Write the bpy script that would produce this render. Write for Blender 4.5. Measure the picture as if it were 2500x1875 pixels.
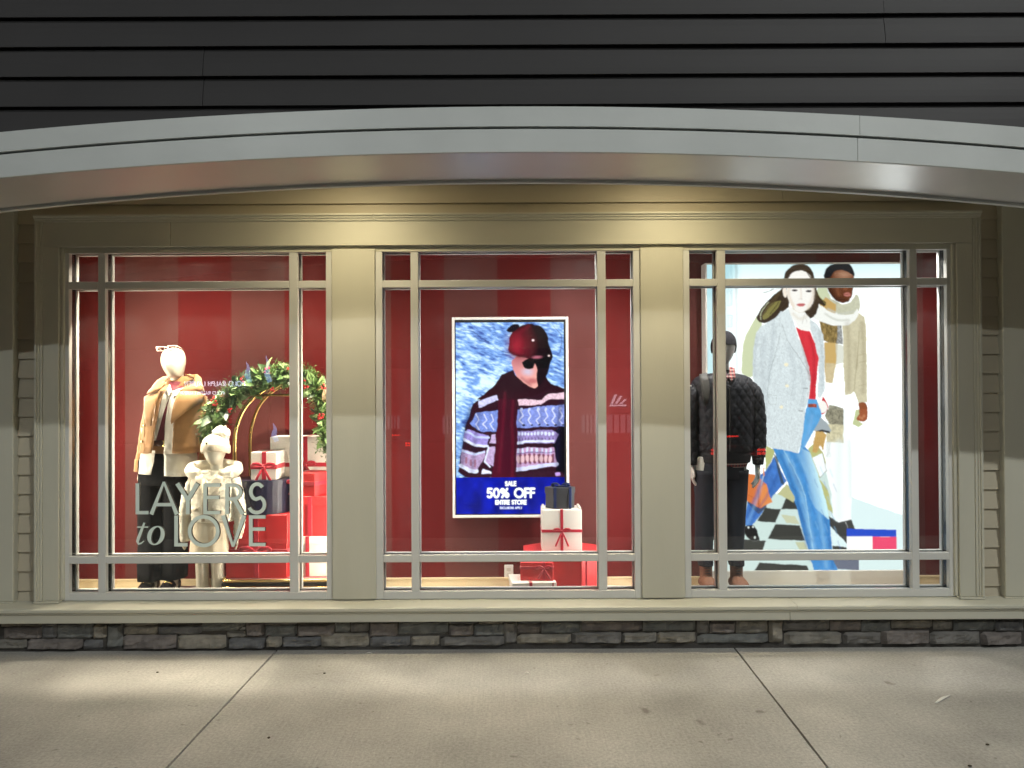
import bpy, bmesh, math, random
import numpy as np
from mathutils import Vector, Matrix, noise

random.seed(7)
rng = np.random.default_rng(11)
for o in list(bpy.data.objects):
    bpy.data.objects.remove(o)
scene = bpy.context.scene
COL = scene.collection

# ------------------------------------------------------------------ camera
FPX, CX, HOR, EYE = 1887.0, 1250.0, 954.0, 1.65      # focal length and horizon of the 2500 px wide view
cam_data = bpy.data.cameras.new("camera")
cam_data.sensor_width = 36.0
cam_data.lens = FPX / 2500.0 * 36.0
cam_data.clip_start, cam_data.clip_end = 0.05, 400.0
camera = bpy.data.objects.new("camera", cam_data)
COL.objects.link(camera)
camera.matrix_world = (Matrix.Translation((0, 0, EYE)) @ Matrix.Rotation(math.radians(90.5), 4, 'X')
                       @ Matrix.Rotation(math.radians(-0.28), 4, 'Z'))
scene.camera = camera

# ------------------------------------------------------------------ night sky
world = bpy.data.worlds.new("World")
scene.world = world
world.use_nodes = True
wn = world.node_tree
sky = wn.nodes.new("ShaderNodeTexSky")
sky.sky_type = 'NISHITA'
sky.sun_disc = False
sky.sun_elevation = math.radians(-3.0)
sky.sun_rotation = math.radians(200)
wn.links.new(sky.outputs[0], wn.nodes["Background"].inputs[0])
wn.nodes["Background"].inputs[1].default_value = 0.12

# ------------------------------------------------------------------ exposure and renderer
scene.view_settings.view_transform = 'Standard'
scene.view_settings.look = 'None'
scene.view_settings.exposure = 0.0
scene.view_settings.gamma = 1.0
scene.view_settings.use_curve_mapping = False
scene.render.engine = 'CYCLES'
cy = scene.cycles
cy.use_denoising = True
try:
    cy.denoiser = 'OPENIMAGEDENOISE'
    cy.denoising_input_passes = 'RGB_ALBEDO_NORMAL'
except Exception:
    pass
cy.max_bounces = 7
cy.diffuse_bounces = 4
cy.glossy_bounces = 4
cy.transmission_bounces = 4
cy.transparent_max_bounces = 16
cy.sample_clamp_indirect = 6.0
cy.caustics_reflective = False
cy.caustics_refractive = False


# ------------------------------------------------------------------ picture plane -> place
def X(px, Y):
    return (px - CX) / FPX * Y


def Z(py, Y, px=CX):
    return EYE + (HOR - (py + (px - CX) * 0.0049)) / FPX * Y


def srgb(r, g, b):
    f = lambda c: c / 12.92 if c <= 0.04045 else ((c + 0.055) / 1.055) ** 2.4
    return (f(r / 255.0), f(g / 255.0), f(b / 255.0))


# ------------------------------------------------------------------ materials
def M(name, col, rough=0.55, metal=0.0, var=0.06, vscale=6.0, bump=0.0, bscale=60.0, stretch=(1, 1, 1), sheen=0.0,
      spec=0.5, coat=0.0):
    m = bpy.data.materials.new(name)
    m.use_nodes = True
    nt = m.node_tree
    p = nt.nodes["Principled BSDF"]
    p.inputs["Roughness"].default_value = rough
    p.inputs["Metallic"].default_value = metal
    p.inputs["Specular IOR Level"].default_value = spec
    if sheen:
        p.inputs["Sheen Weight"].default_value = sheen
    if coat:
        p.inputs["Coat Weight"].default_value = coat
        p.inputs["Coat Roughness"].default_value = rough
    tc = nt.nodes.new("ShaderNodeTexCoord")
    mp = nt.nodes.new("ShaderNodeMapping")
    mp.inputs["Scale"].default_value = stretch
    nt.links.new(tc.outputs["Object"], mp.inputs[0])
    n = nt.nodes.new("ShaderNodeTexNoise")
    n.inputs["Scale"].default_value = vscale
    n.inputs["Detail"].default_value = 6
    nt.links.new(mp.outputs[0], n.inputs["Vector"])
    r = nt.nodes.new("ShaderNodeValToRGB")
    r.color_ramp.elements[0].position = 0.3
    r.color_ramp.elements[1].position = 0.7
    r.color_ramp.elements[0].color = (*[max(0, c * (1 - var)) for c in col], 1)
    r.color_ramp.elements[1].color = (*[min(1, c * (1 + var)) for c in col], 1)
    nt.links.new(n.outputs["Fac"], r.inputs[0])
    nt.links.new(r.outputs[0], p.inputs["Base Color"])
    if bump:
        n2 = nt.nodes.new("ShaderNodeTexNoise")
        n2.inputs["Scale"].default_value = bscale
        n2.inputs["Detail"].default_value = 5
        nt.links.new(mp.outputs[0], n2.inputs["Vector"])
        b = nt.nodes.new("ShaderNodeBump")
        b.inputs["Strength"].default_value = bump
        b.inputs["Distance"].default_value = 0.01
        nt.links.new(n2.outputs["Fac"], b.inputs["Height"])
        nt.links.new(b.outputs[0], p.inputs["Normal"])
    return m


def emit(name, col, strength):
    m = bpy.data.materials.new(name)
    m.use_nodes = True
    nt = m.node_tree
    nt.nodes.clear()
    e = nt.nodes.new("ShaderNodeEmission")
    e.inputs[0].default_value = (*col, 1)
    e.inputs[1].default_value = strength
    out = nt.nodes.new("ShaderNodeOutputMaterial")
    nt.links.new(e.outputs[0], out.inputs[0])
    return m


def emit_print(name, strength):
    """a lit printed picture: its colours are stored on the sheet's own points"""
    m = emit(name, (1, 1, 1), strength)
    nt = m.node_tree
    a = nt.nodes.new("ShaderNodeAttribute")
    a.attribute_name = "print"
    e = [n for n in nt.nodes if n.type == 'EMISSION'][0]
    nt.links.new(a.outputs["Color"], e.inputs[0])
    return m


def glass_mat(name, base=0.055, tint=(0.93, 0.95, 0.94), smudge=0.0):
    m = bpy.data.materials.new(name)
    m.use_nodes = True
    nt = m.node_tree
    nt.nodes.clear()
    N, L = nt.nodes.new, nt.links.new
    g = N("ShaderNodeNewGeometry")
    dot = N("ShaderNodeVectorMath"); dot.operation = 'DOT_PRODUCT'
    L(g.outputs["Normal"], dot.inputs[0]); L(g.outputs["Incoming"], dot.inputs[1])
    ab = N("ShaderNodeMath"); ab.operation = 'ABSOLUTE'; L(dot.outputs["Value"], ab.inputs[0])
    inv = N("ShaderNodeMath"); inv.operation = 'SUBTRACT'; inv.inputs[0].default_value = 1.0; L(ab.outputs[0], inv.inputs[1])
    pw = N("ShaderNodeMath"); pw.operation = 'POWER'; pw.inputs[1].default_value = 5.0; L(inv.outputs[0], pw.inputs[0])
    ma = N("ShaderNodeMath"); ma.operation = 'MULTIPLY_ADD'; ma.inputs[1].default_value = 1 - base; ma.inputs[2].default_value = base
    L(pw.outputs[0], ma.inputs[0])
    t = N("ShaderNodeBsdfTransparent"); t.inputs[0].default_value = (*tint, 1)
    gl = N("ShaderNodeBsdfGlossy"); gl.inputs["Roughness"].default_value = 0.0
    mx = N("ShaderNodeMixShader")
    L(ma.outputs[0], mx.inputs[0]); L(t.outputs[0], mx.inputs[1]); L(gl.outputs[0], mx.inputs[2])
    last = mx
    if smudge:                       # wiped, dusty film on the pane
        tc = N("ShaderNodeTexCoord"); mp = N("ShaderNodeMapping"); mp.inputs["Scale"].default_value = (3.0, 3.0, 0.9); mp.inputs["Rotation"].default_value = (0, 0.35, 0)
        L(tc.outputs["Object"], mp.inputs[0])
        n1 = N("ShaderNodeTexNoise"); n1.inputs["Scale"].default_value = 2.2; n1.inputs["Detail"].default_value = 8; n1.inputs["Roughness"].default_value = 0.65; n1.inputs["Distortion"].default_value = 0.8
        L(mp.outputs[0], n1.inputs["Vector"])
        mr = N("ShaderNodeMapRange"); mr.inputs[1].default_value = 0.38; mr.inputs[2].default_value = 0.72; mr.inputs[3].default_value = smudge * 0.35; mr.inputs[4].default_value = smudge
        L(n1.outputs["Fac"], mr.inputs[0])
        df = N("ShaderNodeBsdfTranslucent"); df.inputs[0].default_value = (0.8, 0.8, 0.8, 1)
        d2 = N("ShaderNodeBsdfDiffuse"); d2.inputs[0].default_value = (0.8, 0.8, 0.8, 1)
        dm = N("ShaderNodeMixShader"); dm.inputs[0].default_value = 0.5; L(df.outputs[0], dm.inputs[1]); L(d2.outputs[0], dm.inputs[2])
        last = N("ShaderNodeMixShader"); L(mr.outputs[0], last.inputs[0]); L(mx.outputs[0], last.inputs[1]); L(dm.outputs[0], last.inputs[2])
    out = N("ShaderNodeOutputMaterial"); L(last.outputs[0], out.inputs[0])
    return m


# ------------------------------------------------------------------ objects
def put(o, parent=None):
    COL.objects.link(o)
    if parent is not None:
        o.parent = parent
    return o


def tag(o, label, cat, group=None, kind=None):
    if label: o["label"] = label
    if cat: o["category"] = cat
    if group: o["group"] = group
    if kind: o["kind"] = kind
    return o


def thing(name, label, cat, loc=(0, 0, 0), group=None, rz=0.0):
    o = bpy.data.objects.new(name, None)
    o.empty_display_size = 0.1
    o.location = loc
    o.rotation_euler = (0, 0, rz)
    put(o)
    return tag(o, label, cat, group)


def structure(o):
    o["kind"] = "structure"
    return o


def obj(name, bm, mat, parent=None, smooth=False, world=True, solid=0.0):
    """links a bmesh as one object; its points are given in the place's own coordinates"""
    bmesh.ops.recalc_face_normals(bm, faces=bm.faces)
    me = bpy.data.meshes.new(name)
    if parent is not None and world:
        inv = (parent.matrix_basis if parent.parent is None else parent.parent.matrix_basis @ parent.matrix_basis).inverted()
        bm.transform(inv)
    if smooth:
        for f in bm.faces: f.smooth = True
    bm.to_mesh(me)
    bm.free()
    for m in (mat if isinstance(mat, (list, tuple)) else [mat]):
        me.materials.append(m)
    o = bpy.data.objects.new(name, me)
    put(o, parent)
    if solid:
        s = o.modifiers.new("thickness", 'SOLIDIFY'); s.thickness = solid; s.offset = 0
    return o


def add_box(bm, x0, x1, y0, y1, z0, z1, bevel=0.0, seg=1):
    r = bmesh.ops.create_cube(bm, size=1.0)
    vs = r["verts"]
    bmesh.ops.scale(bm, vec=(x1 - x0, y1 - y0, z1 - z0), verts=vs)
    bmesh.ops.translate(bm, vec=((x0 + x1) / 2, (y0 + y1) / 2, (z0 + z1) / 2), verts=vs)
    if bevel:
        es = list({e for v in vs for e in v.link_edges})
        bmesh.ops.bevel(bm, geom=es, offset=bevel, segments=seg, affect='EDGES', profile=0.5)
    return bm


def box(name, x0, x1, y0, y1, z0, z1, mat, parent=None, bevel=0.003, seg=1):
    return obj(name, add_box(bmesh.new(), x0, x1, y0, y1, z0, z1, bevel, seg), mat, parent)


def add_prism(bm, pts, axis, a, b):
    """extrude a 2D outline from a to b; axis 'x': pts are (y,z); 'y': (x,z); 'z': (x,y)"""
    def mk(p, t):
        return {'x': (t, p[0], p[1]), 'y': (p[0], t, p[1]), 'z': (p[0], p[1], t)}[axis]
    va = [bm.verts.new(mk(p, a)) for p in pts]
    vb = [bm.verts.new(mk(p, b)) for p in pts]
    n = len(pts)
    for i in range(n):
        bm.faces.new((va[i], va[(i + 1) % n], vb[(i + 1) % n], vb[i]))
    bm.faces.new(va[::-1]); bm.faces.new(vb)
    return bm


def prism(name, pts, axis, a, b, mat, parent=None, smooth=False):
    return obj(name, add_prism(bmesh.new(), pts, axis, a, b), mat, parent, smooth)


def spline(vals, n):
    """Catmull-Rom through rows of numbers, n steps per span"""
    P = [np.array(v, float) for v in vals]
    P = [2 * P[0] - P[1]] + P + [2 * P[-1] - P[-2]]
    out = []
    for i in range(1, len(P) - 2):
        for k in range(n):
            t = k / n
            a, b, c, d = P[i - 1], P[i], P[i + 1], P[i + 2]
            out.append(0.5 * (2 * b + (c - a) * t + (2 * a - 5 * b + 4 * c - d) * t * t + (3 * b - a - 3 * c + d) * t ** 3))
    out.append(P[-2])
    return out


def add_tube(bm, path, radii, seg=12, sub=1, cap=True, disp=None, ref=(0, 1, 0)):
    """path of points; radii scalar or (in-plane, depth) pairs"""
    rows = []
    for p, r in zip(path, radii):
        r = (r, r) if np.isscalar(r) else r
        rows.append((*p, *r))
    if sub > 1:
        rows = spline(rows, sub)
    rows = [np.array(r, float) for r in rows]
    rings = []
    ref = Vector(ref)
    for i, r in enumerate(rows):
        a = rows[max(0, i - 1)]; b = rows[min(len(rows) - 1, i + 1)]
        t = Vector(b[:3] - a[:3]).normalized()
        rf = ref if abs(t.dot(ref)) < 0.95 else Vector((1, 0, 0))
        u = t.cross(rf).normalized(); v = u.cross(t).normalized()
        ring = []
        for k in range(seg):
            an = 2 * math.pi * k / seg
            d = u * (math.cos(an) * r[3]) + v * (math.sin(an) * r[4])
            p = Vector(r[:3]) + d
            if disp:
                p = p + d.normalized() * disp(p, an, i / max(1, len(rows) - 1))
            ring.append(bm.verts.new(p))
        rings.append(ring)
    for a, b in zip(rings[:-1], rings[1:]):
        for k in range(seg):
            bm.faces.new((a[k], a[(k + 1) % seg], b[(k + 1) % seg], b[k]))
    if cap:
        bm.faces.new(rings[0][::-1]); bm.faces.new(rings[-1])
    return bm


def tube(name, path, radii, mat, parent=None, **kw):
    smooth = kw.pop("smooth", True)
    return obj(name, add_tube(bmesh.new(), path, radii, **kw), mat, parent, smooth)


def add_loft(bm, rings, seg=32, sub=1, cap=True, disp=None):
    """rings (cx, cy, cz, rx, ry, power) stacked along z"""
    rows = [tuple(r) + ((2.0,) if len(r) == 5 else ()) for r in rings]
    if sub > 1:
        rows = spline(rows, sub)
    out = []
    for i, r in enumerate(rows):
        ring = []
        for k in range(seg):
            an = 2 * math.pi * k / seg
            c, s = math.cos(an), math.sin(an)
            e = 2.0 / max(r[5], 0.5)
            d = Vector((math.copysign(abs(c) ** e, c) * r[3], math.copysign(abs(s) ** e, s) * r[4], 0))
            p = Vector(r[:3]) + d
            if disp and d.length > 1e-6:
                p = p + d.normalized() * disp(p, an, i / max(1, len(rows) - 1))
            ring.append(bm.verts.new(p))
        out.append(ring)
    for a, b in zip(out[:-1], out[1:]):
        for k in range(seg):
            bm.faces.new((a[k], a[(k + 1) % seg], b[(k + 1) % seg], b[k]))
    if cap:
        bm.faces.new(out[0][::-1]); bm.faces.new(out[-1])
    return bm


def loft(name, rings, mat, parent=None, **kw):
    smooth = kw.pop("smooth", True)
    return obj(name, add_loft(bmesh.new(), rings, **kw), mat, parent, smooth)


def remesh(o, voxel, smooth=4):
    r = o.modifiers.new("skin", 'REMESH'); r.mode = 'VOXEL'; r.voxel_size = voxel; r.use_smooth_shade = True
    s = o.modifiers.new("smooth", 'SMOOTH'); s.iterations = smooth; s.factor = 0.5
    return o


def panel(name, pts, yf, mat, parent=None, solid=0.004, cuts=2, smooth=True):
    """a cloth or paper outline in (x, z), draped on the surface y = yf(x, z)"""
    bm = bmesh.new()
    f = bm.faces.new([bm.verts.new((p[0], 0, p[1])) for p in pts])
    bmesh.ops.triangulate(bm, faces=[f])
    for _ in range(cuts):
        bmesh.ops.subdivide_edges(bm, edges=bm.edges[:], cuts=1, use_grid_fill=True)
        bmesh.ops.triangulate(bm, faces=[g for g in bm.faces if len(g.verts) > 4])
    for v in bm.verts:
        v.co.y = yf(v.co.x, v.co.z)
    return obj(name, bm, mat, parent, smooth, solid=solid)


def nz(p, s, k=0.0):
    return noise.noise(Vector((p[0] * s + k, p[1] * s, p[2] * s)))

# ================================================================== materials of the building
TRIM = M("trim_paint", (0.52, 0.505, 0.42), 0.5, var=0.07, vscale=2.5, bump=0.06, bscale=90, stretch=(0.2, 1, 1))
TRIM_V = M("trim_paint_upright", (0.52, 0.505, 0.42), 0.5, var=0.07, vscale=2.5, bump=0.06, bscale=90, stretch=(1, 1, 0.2))
SIDING = M("siding_paint", (0.46, 0.41, 0.31), 0.55, var=0.04, vscale=2, bump=0.08, bscale=120, stretch=(0.08, 1, 1))
DARK_SIDING = M("dark_siding_paint", (0.046, 0.0435, 0.0445), 0.62, var=0.14, vscale=1.6, bump=0.03, bscale=60, stretch=(0.5, 1, 1), spec=0.3)
FASCIA = M("fascia_paint", (0.585, 0.605, 0.585), 0.42, var=0.07, vscale=2.0, bump=0.05, bscale=40)
UNDERSIDE = M("underside_paint", (0.56, 0.545, 0.53), 0.36, var=0.04, vscale=3, bump=0.03, bscale=35, spec=1.0, coat=1.0)
FRAME = M("window_frame_paint", (0.60, 0.60, 0.58), 0.38, var=0.03, vscale=4, bump=0.02, bscale=60)
GASKET = M("glazing_gasket", (0.006, 0.006, 0.007), 0.25, var=0.02)
GLASS = glass_mat("window_glass", smudge=0.013)
SOFFIT = M("soffit_paint", (0.80, 0.75, 0.62), 0.6, var=0.03)
MORTAR = M("mortar", (0.06, 0.055, 0.05), 0.9, var=0.2, vscale=40, bump=0.5, bscale=120)
STONES = [M("stone_%d" % i, c, 0.8, var=0.30, vscale=13, bump=0.55, bscale=38) for i, c in enumerate(
    [(0.16, 0.152, 0.142), (0.20, 0.188, 0.165), (0.135, 0.135, 0.138), (0.235, 0.215, 0.18), (0.17, 0.15, 0.14), (0.15, 0.155, 0.15)])]
BRASS = M("brass", (0.80, 0.58, 0.24), 0.22, 1.0, var=0.05)
BLACK = M("black_paint", (0.012, 0.012, 0.013), 0.4, var=0.1)
WHITE_PAINT = M("white_paint", (0.78, 0.76, 0.72), 0.45, var=0.02)


def concrete():
    m = M("brushed_concrete", (0.41, 0.392, 0.362), 0.85, var=0.17, vscale=1.6)
    nt = m.node_tree
    N, L = nt.nodes.new, nt.links.new
    p = nt.nodes["Principled BSDF"]
    ramp = [n for n in nt.nodes if n.type == 'VALTORGB'][0]
    tc = [n for n in nt.nodes if n.type == 'TEX_COORD'][0]
    # fine speckle
    fine = N("ShaderNodeTexNoise"); fine.inputs["Scale"].default_value = 62; fine.inputs["Detail"].default_value = 9; fine.inputs["Roughness"].default_value = 0.78
    L(tc.outputs["Object"], fine.inputs["Vector"])
    # broom marks running away from the wall
    mp = N("ShaderNodeMapping"); mp.inputs["Scale"].default_value = (1.0, 0.025, 1.0); mp.inputs["Rotation"].default_value = (0, 0, 0.03)
    L(tc.outputs["Object"], mp.inputs[0])
    br = N("ShaderNodeTexNoise"); br.inputs["Scale"].default_value = 110; br.inputs["Detail"].default_value = 3
    L(mp.outputs[0], br.inputs["Vector"])
    # worn, smoother patches
    pat = N("ShaderNodeTexNoise"); pat.inputs["Scale"].default_value = 0.9; pat.inputs["Detail"].default_value = 5
    L(tc.outputs["Object"], pat.inputs["Vector"])
    # old stains
    st = N("ShaderNodeTexVoronoi"); st.inputs["Scale"].default_value = 2.3
    wob = N("ShaderNodeTexNoise"); wob.inputs["Scale"].default_value = 9; wob.inputs["Detail"].default_value = 4
    L(tc.outputs["Object"], wob.inputs["Vector"])
    wadd = N("ShaderNodeMix"); wadd.data_type = 'VECTOR'; wadd.inputs["Factor"].default_value = 0.12
    L(tc.outputs["Object"], wadd.inputs[4]); L(wob.outputs["Color"], wadd.inputs[5]); L(wadd.outputs[1], st.inputs["Vector"])
    sr = N("ShaderNodeValToRGB"); sr.color_ramp.elements[0].position = 0.035; sr.color_ramp.elements[1].position = 0.075
    sr.color_ramp.elements[0].color = (0.62, 0.60, 0.58, 1); sr.color_ramp.elements[1].color = (1, 1, 1, 1)
    L(st.outputs["Distance"], sr.inputs[0])
    # small dark flecks and gum spots
    fk = N("ShaderNodeTexVoronoi"); fk.inputs["Scale"].default_value = 8.5; L(wadd.outputs[1], fk.inputs["Vector"])
    fkr = N("ShaderNodeValToRGB"); fkr.color_ramp.elements[0].position = 0.045; fkr.color_ramp.elements[1].position = 0.085
    fkr.color_ramp.elements[0].color = (0.66, 0.64, 0.62, 1); fkr.color_ramp.elements[1].color = (1, 1, 1, 1)
    L(fk.outputs["Distance"], fkr.inputs[0])
    fkm = N("ShaderNodeVectorMath"); fkm.operation = 'MULTIPLY'; L(sr.outputs[0], fkm.inputs[0]); L(fkr.outputs[0], fkm.inputs[1])
    fr = N("ShaderNodeMapRange"); fr.inputs[1].default_value = 0.3; fr.inputs[2].default_value = 0.7; fr.inputs[3].default_value = 0.66; fr.inputs[4].default_value = 1.34
    L(fine.outputs["Fac"], fr.inputs[0])
    b2 = N("ShaderNodeMapRange"); b2.inputs[1].default_value = 0.3; b2.inputs[2].default_value = 0.7; b2.inputs[3].default_value = 0.955; b2.inputs[4].default_value = 1.04
    L(br.outputs["Fac"], b2.inputs[0])
    p2 = N("ShaderNodeMapRange"); p2.inputs[1].default_value = 0.35; p2.inputs[2].default_value = 0.7; p2.inputs[3].default_value = 0.84; p2.inputs[4].default_value = 1.12
    L(pat.outputs["Fac"], p2.inputs[0])
    m1 = N("ShaderNodeMath"); m1.operation = 'MULTIPLY'; L(fr.outputs[0], m1.inputs[0]); L(b2.outputs[0], m1.inputs[1])
    m2 = N("ShaderNodeMath"); m2.operation = 'MULTIPLY'; L(m1.outputs[0], m2.inputs[0]); L(p2.outputs[0], m2.inputs[1])
    v1 = N("ShaderNodeVectorMath"); v1.operation = 'SCALE'; L(ramp.outputs[0], v1.inputs[0]); L(m2.outputs[0], v1.inputs["Scale"])
    v2 = N("ShaderNodeVectorMath"); v2.operation = 'MULTIPLY'; L(v1.outputs[0], v2.inputs[0]); L(fkm.outputs[0], v2.inputs[1])
    L(v2.outputs[0], p.inputs["Base Color"])
    bp = N("ShaderNodeBump"); bp.inputs["Strength"].default_value = 0.35; bp.inputs["Distance"].default_value = 0.004
    ad = N("ShaderNodeMath"); ad.operation = 'ADD'; L(fine.outputs["Fac"], ad.inputs[0]); L(br.outputs["Fac"], ad.inputs[1])
    L(ad.outputs[0], bp.inputs["Height"]); L(bp.outputs[0], p.inputs["Normal"])
    return m


CONCRETE = concrete()
ASPHALT = M("asphalt", (0.05, 0.05, 0.052), 0.9, var=0.25, vscale=30, bump=0.4, bscale=150)
JOINT = M("joint_dirt", (0.05, 0.045, 0.04), 0.95, var=0.3, vscale=60)

# ================================================================== ground
pave = structure(box("pavement", -14, 14, 1.5, 5.6, -0.30, -0.012, JOINT, bevel=0))


def ground_pt(px, py):
    Y = EYE * FPX / (py + (px - CX) * 0.0049 - HOR)
    return X(px, Y), Y


j1a, j1b = ground_pt(678, 1582), ground_pt(402, 1875)
j2a, j2b = ground_pt(1786, 1577), ground_pt(2017, 1875)


def joint_x(a, b, y):
    return a[0] + (b[0] - a[0]) * (y - a[1]) / (b[1] - a[1])


def slab(xl0, xl1, xr0, xr1):
    bm = bmesh.new()
    y0, y1, g = 1.5, 5.6, 0.006
    # outline with slightly wandering tooled edges
    left = [(xl0 + (xl1 - xl0) * t + g + 0.0025 * noise.noise(Vector((t * 30, xl0, 0))), y0 + (y1 - y0) * t) for t in np.linspace(0, 1, 40)]
    right = [(xr0 + (xr1 - xr0) * t - g + 0.0025 * noise.noise(Vector((t * 30, xr0, 5))), y0 + (y1 - y0) * t) for t in np.linspace(1, 0, 40)]
    add_prism(bm, left + right, 'z', -0.10, 0.0)
    es = [e for e in bm.edges if all(abs(v.co.z) < 1e-6 for v in e.verts)]
    bmesh.ops.bevel(bm, geom=es, offset=0.006, segments=2, affect='EDGES')
    return obj("slab", bm, CONCRETE, pave)


xa0, xa1 = joint_x(j1a, j1b, 1.5), joint_x(j1a, j1b, 5.6)
xb0, xb1 = joint_x(j2a, j2b, 1.5), joint_x(j2a, j2b, 5.6)
slab(xa0, xa1, xb0, xb1)
slab(xb0, xb1, xb0 + 3.3, xb1 + 3.3); slab(xb0 + 3.3, xb1 + 3.3, xb0 + 6.6, xb1 + 6.6)
slab(xa0 - 3.3, xa1 - 3.3, xa0, xa1); slab(xa0 - 6.6, xa1 - 6.6, xa0 - 3.3, xa1 - 3.3)
structure(box("kerb", -14, 14, 1.32, 1.497, -0.30, -0.003, CONCRETE, bevel=0.015))
bm = bmesh.new()
vs = [bm.verts.new(p) for p in ((-90, 1.4, -0.15), (90, 1.4, -0.15), (90, -30, -1.75), (-90, -30, -1.75), (90, -120, -4.5), (-90, -120, -4.5))]
bm.faces.new((vs[0], vs[1], vs[2], vs[3])); bm.faces.new((vs[3], vs[2], vs[4], vs[5]))
structure(obj("car_park", bm, ASPHALT))

# ================================================================== stone base under the ledge
base = thing("stone_base", "low dark stacked stone base under the long window ledge", "wall", (0, 5.0, 0))
SY = 4.94
box("mortar_bed", -7, 7, SY + 0.012, 5.3, -0.02, 0.25, MORTAR, base, bevel=0)
LS = [(0, 92, 66, 88), (94, 176, 68, 86), (14, 176, 90, 140), (178, 240, 68, 138), (244, 398, 70, 138), (400, 456, 80, 138),
      (-60, 110, 143, 183), (114, 354, 142, 184), (358, 440, 145, 184), (462, 526, 72, 180), (532, 676, 86, 120), (536, 676, 64, 83),
      (528, 756, 124, 184), (680, 866, 80, 120), (870, 1056, 64, 104), (764, 972, 123, 182), (976, 1056, 107, 133), (1060, 1136, 66, 128),
      (984, 1142, 136, 182), (1144, 1276, 82, 128), (1146, 1212, 131, 176), (1140, 1278, 62, 79), (1282, 1440, 80, 128),
      (1216, 1380, 132, 174), (1444, 1506, 64, 110), (1384, 1586, 114, 174), (1512, 1588, 64, 110), (1594, 1712, 64, 128),
      (1596, 1764, 131, 172), (1718, 1930, 60, 118), (1772, 1892, 128, 170), (1900, 2172, 131, 170), (1936, 2040, 78, 126), (1934, 2060, 58, 74),
      (2044, 2172, 78, 127), (2064, 2172, 58, 74)]
RS = [(-40, 14, 60, 160), (18, 118, 78, 116), (20, 118, 54, 74), (122, 294, 60, 116), (18, 248, 121, 160), (254, 466, 110, 158),
      (298, 556, 58, 106), (470, 616, 114, 156), (560, 786, 56, 106), (620, 786, 111, 156), (794, 846, 56, 115), (850, 958, 64, 115),
      (962, 1098, 56, 115), (796, 1100, 120, 158), (1104, 1162, 54, 154), (1166, 1366, 54, 102), (1370, 1500, 54, 104), (1170, 1416, 109, 162),
      (1504, 1630, 60, 108), (1634, 1808, 54, 94), (1424, 1586, 113, 162), (1590, 1796, 100, 162), (1814, 1896, 54, 100), (1902, 2080, 56, 104),
      (2084, 2200, 56, 106), (1800, 2012, 108, 163), (2018, 2192, 111, 164)]


def stone(x0, x1, z0, z1, seed, bulge):
    bm = bmesh.new()
    nx, nzn = max(4, min(14, int((x1 - x0) / 0.014))), max(4, min(8, int((z1 - z0) / 0.012)))
    grid = []
    for j in range(nzn + 1):
        row = []
        for i in range(nx + 1):
            u, v = i / nx, j / nzn
            x = x0 + (x1 - x0) * u
            z = z0 + (z1 - z0) * v
            edge = min(u, 1 - u, v, 1 - v)
            e = min(min(u, 1 - u) * (x1 - x0), min(v, 1 - v) * (z1 - z0))
            round_ = math.sqrt(max(0.0, 1 - max(0.0, 1 - e / 0.008) ** 2))
            wob = 0.005 * noise.noise(Vector((x * 22 + seed, z * 22, seed))) if edge == 0 else 0
            d = round_ * (bulge + bulge * 1.0 * noise.noise(Vector((x * 11 + seed * 3, z * 17, seed))) + 0.010 * noise.noise(Vector((x * 34, z * 44, seed))) + 0.005 * noise.noise(Vector((x * 80, z * 90, seed))))
            row.append(bm.verts.new((x + wob, SY + 0.012 - d, z + wob)))
        grid.append(row)
    for j in range(nzn):
        for i in range(nx):
            bm.faces.new((grid[j][i], grid[j][i + 1], grid[j + 1][i + 1], grid[j + 1][i]))
    ring = [grid[0][i] for i in range(nx + 1)] + [grid[j][nx] for j in range(1, nzn + 1)] + [grid[nzn][i] for i in range(nx - 1, -1, -1)] + [grid[j][0] for j in range(nzn - 1, 0, -1)]
    back = [bm.verts.new((v.co.x, SY + 0.03, v.co.z)) for v in ring]
    n = len(ring)
    for i in range(n):
        bm.faces.new((ring[i], ring[(i + 1) % n], back[(i + 1) % n], back[i]))
    return obj("stone", bm, STONES[int(seed * 7) % len(STONES)], base, False)


k = 0
for src, ox in ((LS, 0), (RS, 1250)):
    for (a, b, c, d) in src:
        k += 1
        px0, px1 = ox + a / 1.7696, ox + b / 1.7696
        zt, zb = Z(1480 + c / 1.7696, SY, (px0 + px1) / 2), Z(1480 + d / 1.7696, SY, (px0 + px1) / 2)
        low = d > 150
        stone(X(px0, SY) - 0.001, X(px1, SY) + 0.001, max(0.0, zb - 0.001), zt + 0.001, k * 1.37, random.uniform(0.022, 0.034) if low else random.uniform(0.012, 0.020))
for side in (-1, 1):
    x = 3.34
    while x < 6.0:
        w = random.uniform(0.16, 0.36)
        for z0, z1 in ((0.005, 0.095), (0.105, 0.215)):
            k += 1
            xs = sorted((side * x, side * (x + w)))
            stone(xs[0], xs[1], z0, z1, k * 1.37, random.uniform(0.018, 0.035))
        x += w + 0.012

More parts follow.
